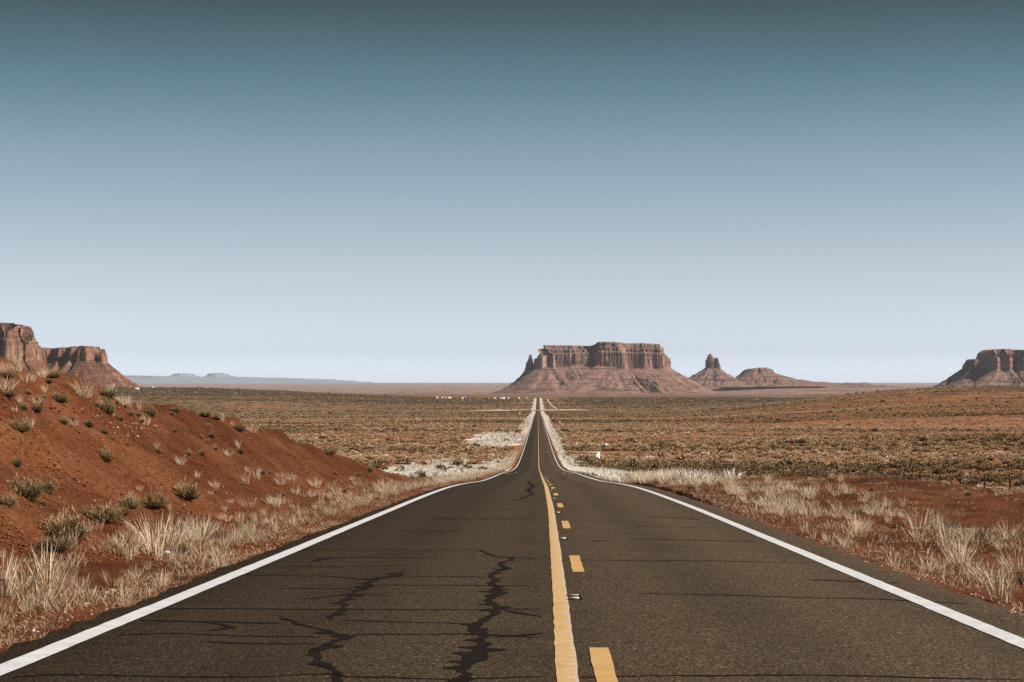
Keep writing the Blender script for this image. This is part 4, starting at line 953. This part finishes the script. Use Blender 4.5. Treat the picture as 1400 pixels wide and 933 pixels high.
names = [('sagebrush', 'grey green sagebrush bush', 'shrub'), ('sagebrush', 'grey green sagebrush bush', 'shrub'), ('tan_brush', 'tan dry brush', 'shrub'), ('tan_brush', 'tan dry brush', 'shrub'), ('bunchgrass', 'pale grass clump', 'grass tuft')]
first = {}
for i in single:
    nm, lab, cat = names[IDX[i]]
    where = 'on the plain beyond the brow, left of the road' if X[i] < 0 else ('on the plain beyond the brow, right of the road' if X[i] < 35 else 'on the open plain at right beyond the fence line')
    qx = VX+F*X[i]/Y[i]; near = 'just past the brow' if Y[i] < 215 else 'a little past the brow' if Y[i] < 245 else 'past the brow' if Y[i] < 280 else 'well past the brow' if Y[i] < 340 else 'far past the brow'
    where = near+(' near the left bank' if qx < 560 else ', left of the road' if qx < VX else ', close right of the road' if qx < 900 else ', behind the red berm' if qx < 1130 else ', left of the fence' if qx < 1300 else ', behind the fence posts')
    size_ = 'large ' if SC[i] > 2.4 else 'broad ' if SC[i] > 1.9 else ''
    o = place(nm, CLUMP[IDX[i]], float(X[i]), float(Y[i]), float(SC[i]), size_+lab+' '+where, cat, lab+' on the plain')
    first.setdefault(int(IDX[i]), o)
for j in range(5):
    if j not in first:
        i = [r for r in rest if IDX[r] == j][0]; nm, lab, cat = names[j]
        first[j] = place(nm, CLUMP[j], float(X[i]), float(Y[i]), float(SC[i]), lab+' on the far part of the plain', cat, lab+' on the plain')
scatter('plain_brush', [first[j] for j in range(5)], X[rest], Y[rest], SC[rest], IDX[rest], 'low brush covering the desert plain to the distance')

# ------------------------------------------------------------------ pebbles on the bank
def stones(n, seed, fpos, s0, s1):
    r = np.random.default_rng(seed); V, T3 = [], []
    base = np.array([(1, 0, 0), (-1, 0, 0), (0, 1, 0), (0, -1, 0), (0, 0, 1), (0, 0, -0.6)], float)
    fc = [(0, 2, 4), (2, 1, 4), (1, 3, 4), (3, 0, 4), (2, 0, 5), (1, 2, 5), (3, 1, 5), (0, 3, 5)]
    x, y = fpos(r, n); z = ground(x, y)
    for i in range(len(x)):
        s_ = r.uniform(s0, s1)*(0.5+r.uniform()**2); b = len(V)
        for v in base*r.uniform(0.6, 1.2, (6, 3)): V.append((x[i]+v[0]*s_, y[i]+v[1]*s_, z[i]+v[2]*s_*0.6))
        T3 += [(b+a, b+c, b+d) for a, c, d in fc]
    return V, T3
def bankpos(r, n):
    px = r.uniform(-20, 470, n); py = r.uniform(545, 760, n); return pick_many(px, py, 12, 140)
V, T3 = stones(700, 5, bankpos, 0.008, 0.024)
def bankpos2(r, n):
    px = r.normal(178, 26, n); py = r.normal(582, 9, n)+(px-178)*0.18; return pick_many(px, py, 12, 140)
V2, T32 = stones(90, 6, bankpos2, 0.02, 0.045); T3 += [tuple(a+len(V) for a in t) for t in T32]; V += V2
tag(obj('pebbles', np_mesh('pebbles', V, None, M['pebble'], tris=T3)), 'pale pebbles scattered over the red bank', kind='stuff')
def clodpos(r, n):
    px = r.uniform(-20, 480, n); py = r.uniform(545, 770, n); return pick_many(px, py, 12, 140)
V, T3 = stones(7000, 8, clodpos, 0.012, 0.055)
tag(obj('clods', np_mesh('clods', V, None, M['clod'], tris=T3)), 'small clods of red earth on the bank', kind='stuff')
def gravpos(r, n):
    y = 10*np.exp(r.uniform(0, 1, n)*math.log(7)); x = 4.25+np.abs(r.normal(0, 0.35, n)); m_ = r.uniform(0, 1, n) < 0.3; x[m_] = -x[m_]+0.15; return x, y
V, T3 = stones(2200, 9, gravpos, 0.008, 0.022)
tag(obj('gravel', np_mesh('gravel', V, None, M['pebble'], tris=T3)), 'fine gravel along the broken edges of the asphalt', kind='stuff')

# ------------------------------------------------------------------ scrap of paper on the left verge
p = pick(229, 758); r = np.random.default_rng(2)
bm = bmesh.new(); bmesh.ops.create_icosphere(bm, subdivisions=2, radius=0.032)
for v in bm.verts: v.co = Vector((v.co.x*1.3, v.co.y, v.co.z*0.7))*(1+r.uniform(-0.35, 0.35))
me = bpy.data.meshes.new('litter'); bm.to_mesh(me); bm.free(); me.materials.append(M['paper'])
o = obj('litter', me); o.location = (p[0], p[1], p[2]+0.025); tag(o, 'crumpled white scrap of paper in the left verge grass', 'litter')

# ------------------------------------------------------------------ wire fence on the right
fx_ = 33.5; fy = [123+8*i for i in range(24)]
fence = empty('wire_fence', (fx_, fy[0], float(ground(np.array([fx_]), np.array([fy[0]]))[0]))); tag(fence, 'wire fence on thin dark steel posts beyond the right verge', 'fence')
base = fence.location.copy(); gz = [float(ground(np.array([fx_]), np.array([y]))[0]) for y in fy]
pm = boxes_mesh('post', [(-0.055, 0.055, -0.012, 0.012, -0.3, 1.5), (-0.012, 0.012, 0.0125, 0.07, -0.3, 1.5)], M['post'])
for y, z in zip(fy, gz):
    po = obj('post', pm, fence); po.location = (0, y-base.y, z-base.z); po.rotation_euler = (random.gauss(0, 0.03), random.gauss(0, 0.03), 0)
for h in (0.35, 0.65, 0.95, 1.25):
    V, Q = [], []
    for i, (y, z) in enumerate(zip(fy, gz)):
        for a, b in ((-1, -1), (1, -1), (1, 1), (-1, 1)): V.append((0.05+a*0.004, y-base.y, z-base.z+h+b*0.004))
        if i:
            q = 4*i
            for k_ in range(4): Q.append([q-4+k_, q-4+(k_+1) % 4, q+(k_+1) % 4, q+k_])
    obj('wire', np_mesh('wire', V, Q, M['wire']), fence)

# ------------------------------------------------------------------ white cattle guard wings and roadside posts
def wing(px, py, sc, label, flip):
    p = pick(px, py); t = empty('cattle_guard_wing', p, 0.35 if not flip else -0.3); t.scale = (sc*(-1 if flip else 1), sc, sc); tag(t, label, 'cattle guard', 'white wings of the cattle guard')
    V = [(-1.3, -0.06, 0.0), (0, -0.06, 0.0), (0, -0.06, 1.55), (-1.3, -0.06, 0.75), (-1.3, 0.06, 0.0), (0, 0.06, 0.0), (0, 0.06, 1.55), (-1.3, 0.06, 0.75)]
    Q = [[0, 1, 2, 3], [5, 4, 7, 6], [1, 5, 6, 2], [2, 6, 7, 3], [3, 7, 4, 0]]
    obj('panel', np_mesh('panel', V, Q, M['whitep']), t)
    obj('rail', boxes_mesh('rail', [(-4.6, -0.05, 0.10, 0.20, 1.50, 1.62)], M['whitep']), t)
    for x in (-4.55, -2.3): obj('rail_post', boxes_mesh('rail_post', [(x-0.05, x+0.05, 0.21, 0.31, -0.1, 1.60)], M['whitep']), t)
    return t
wing(820, 628, 0.95, 'white cattle guard wing by the red side track, nearer one', False)
wing(830, 611, 0.62, 'white cattle guard wing farther back, smaller in view', False)
def sign_post(px, py, h, w, label, nm='marker_post'):
    p = pick(px, py); t = empty(nm, p); tag(t, label, 'road post', 'posts along the road')
    obj('post', boxes_mesh('post', [(-0.05, 0.05, -0.04, 0.04, -0.2, h*0.7)], M['wire']), t)
    obj('plate', boxes_mesh('plate', [(-w/2, w/2, -0.075, -0.045, h*0.35, h)], M['whitep']), t)
sign_post(788, 613, 1.5, 0.30, 'pale marker post on the right, above the red side track')
sign_post(765, 582, 2.3, 0.75, 'pale sign beside the road on the right, far down')
sign_post(769, 585, 2.2, 0.60, 'second pale sign close to the other far right one')
sign_post(710, 569, 3.2, 1.8, 'pale sign left of the road near the far pale track')

# ------------------------------------------------------------------ far settlement
def house(px, py, Lm, Wm, Hm, dark, label, D):
    x = (px-VX)*D/F; z = float(ground(np.array([x]), np.array([D]))[0]); t = empty('house', (x, D, z), random.uniform(-0.3, 0.3)); tag(t, label, 'house', 'houses of the far settlement')
    obj('wall', boxes_mesh('wall', [(-Lm/2, Lm/2, -Wm/2, Wm/2, -1.0, Hm)], M['wall2' if dark else 'wall']), t)
    a, b = Lm/2+0.4, Wm/2+0.4
    V = [(-a, -b, Hm+0.01), (a, -b, Hm+0.01), (a, b, Hm+0.01), (-a, b, Hm+0.01), (-a, 0, Hm+1.5), (a, 0, Hm+1.5)]
    obj('roof', np_mesh('roof', V, [[0, 1, 5, 4], [2, 3, 4, 5], [3, 2, 1, 0]], M['roofd' if dark else 'roofm'], tris=[[0, 4, 3], [1, 2, 5]]), t)
    obj('door', boxes_mesh('door', [(-0.6, 0.6, -Wm/2-0.08, -Wm/2-0.005, 0.0, 2.1)], M['roofd']), t)
    for xw in (-Lm*0.32, Lm*0.32): obj('window', boxes_mesh('window', [(xw-0.7, xw+0.7, -Wm/2-0.07, -Wm/2-0.004, 1.0, 2.0)], M['roofd']), t)
hs = [(597, 8, 4, 0, 5300), (604, 6, 3.5, 0, 5350), (608, 7, 4, 0, 5300), (613, 14, 4, 0, 5320), (631.5, 7, 4, 0, 5300), (636, 7, 4.5, 0, 5400), (640, 8, 4, 1, 5400), (667, 9, 4, 1, 5200), (676, 6, 4, 0, 5250), (679, 8, 4, 0, 5300),
      (685, 22, 5, 0, 5250), (693, 7, 4, 1, 5200), (694.5, 6, 4, 0, 5250), (709, 6, 4, 0, 5250), (719, 5, 4, 0, 5250), (673, 6, 3.5, 1, 5280)]
hl = ['leftmost white house of the far settlement', 'small white house, second from left in the settlement', 'white house between two others in the left cluster', 'long white house at the right of the left cluster', 'white house alone right of the left cluster', 'taller white house in the middle of the settlement',
      'brown house beside the taller white one', 'brown house left of the white pair', 'small white house of a close pair', 'wider white house of a close pair', 'longest white building of the far settlement', 'brown house right of the longest building', 'small white house beside the brown one, right of the longest building',
      'white house second nearest the far road', 'white house nearest the far road', 'dark shed left of the close white pair']
for (px, Lm, Hm, dk, D), lab in zip(hs, hl): house(px, 0, Lm, Lm*0.55+2, Hm, dk, lab, D)
for px, Lm, D, lab in ((133, 16, 4600, 'white house below the long mesa on the left'), (186, 14, 5000, 'white building at the foot of the left mesa slope'), (208, 7, 5200, 'small white house right of the left mesa slope')): house(px, 0, Lm, 8, 4, 0, lab, D)
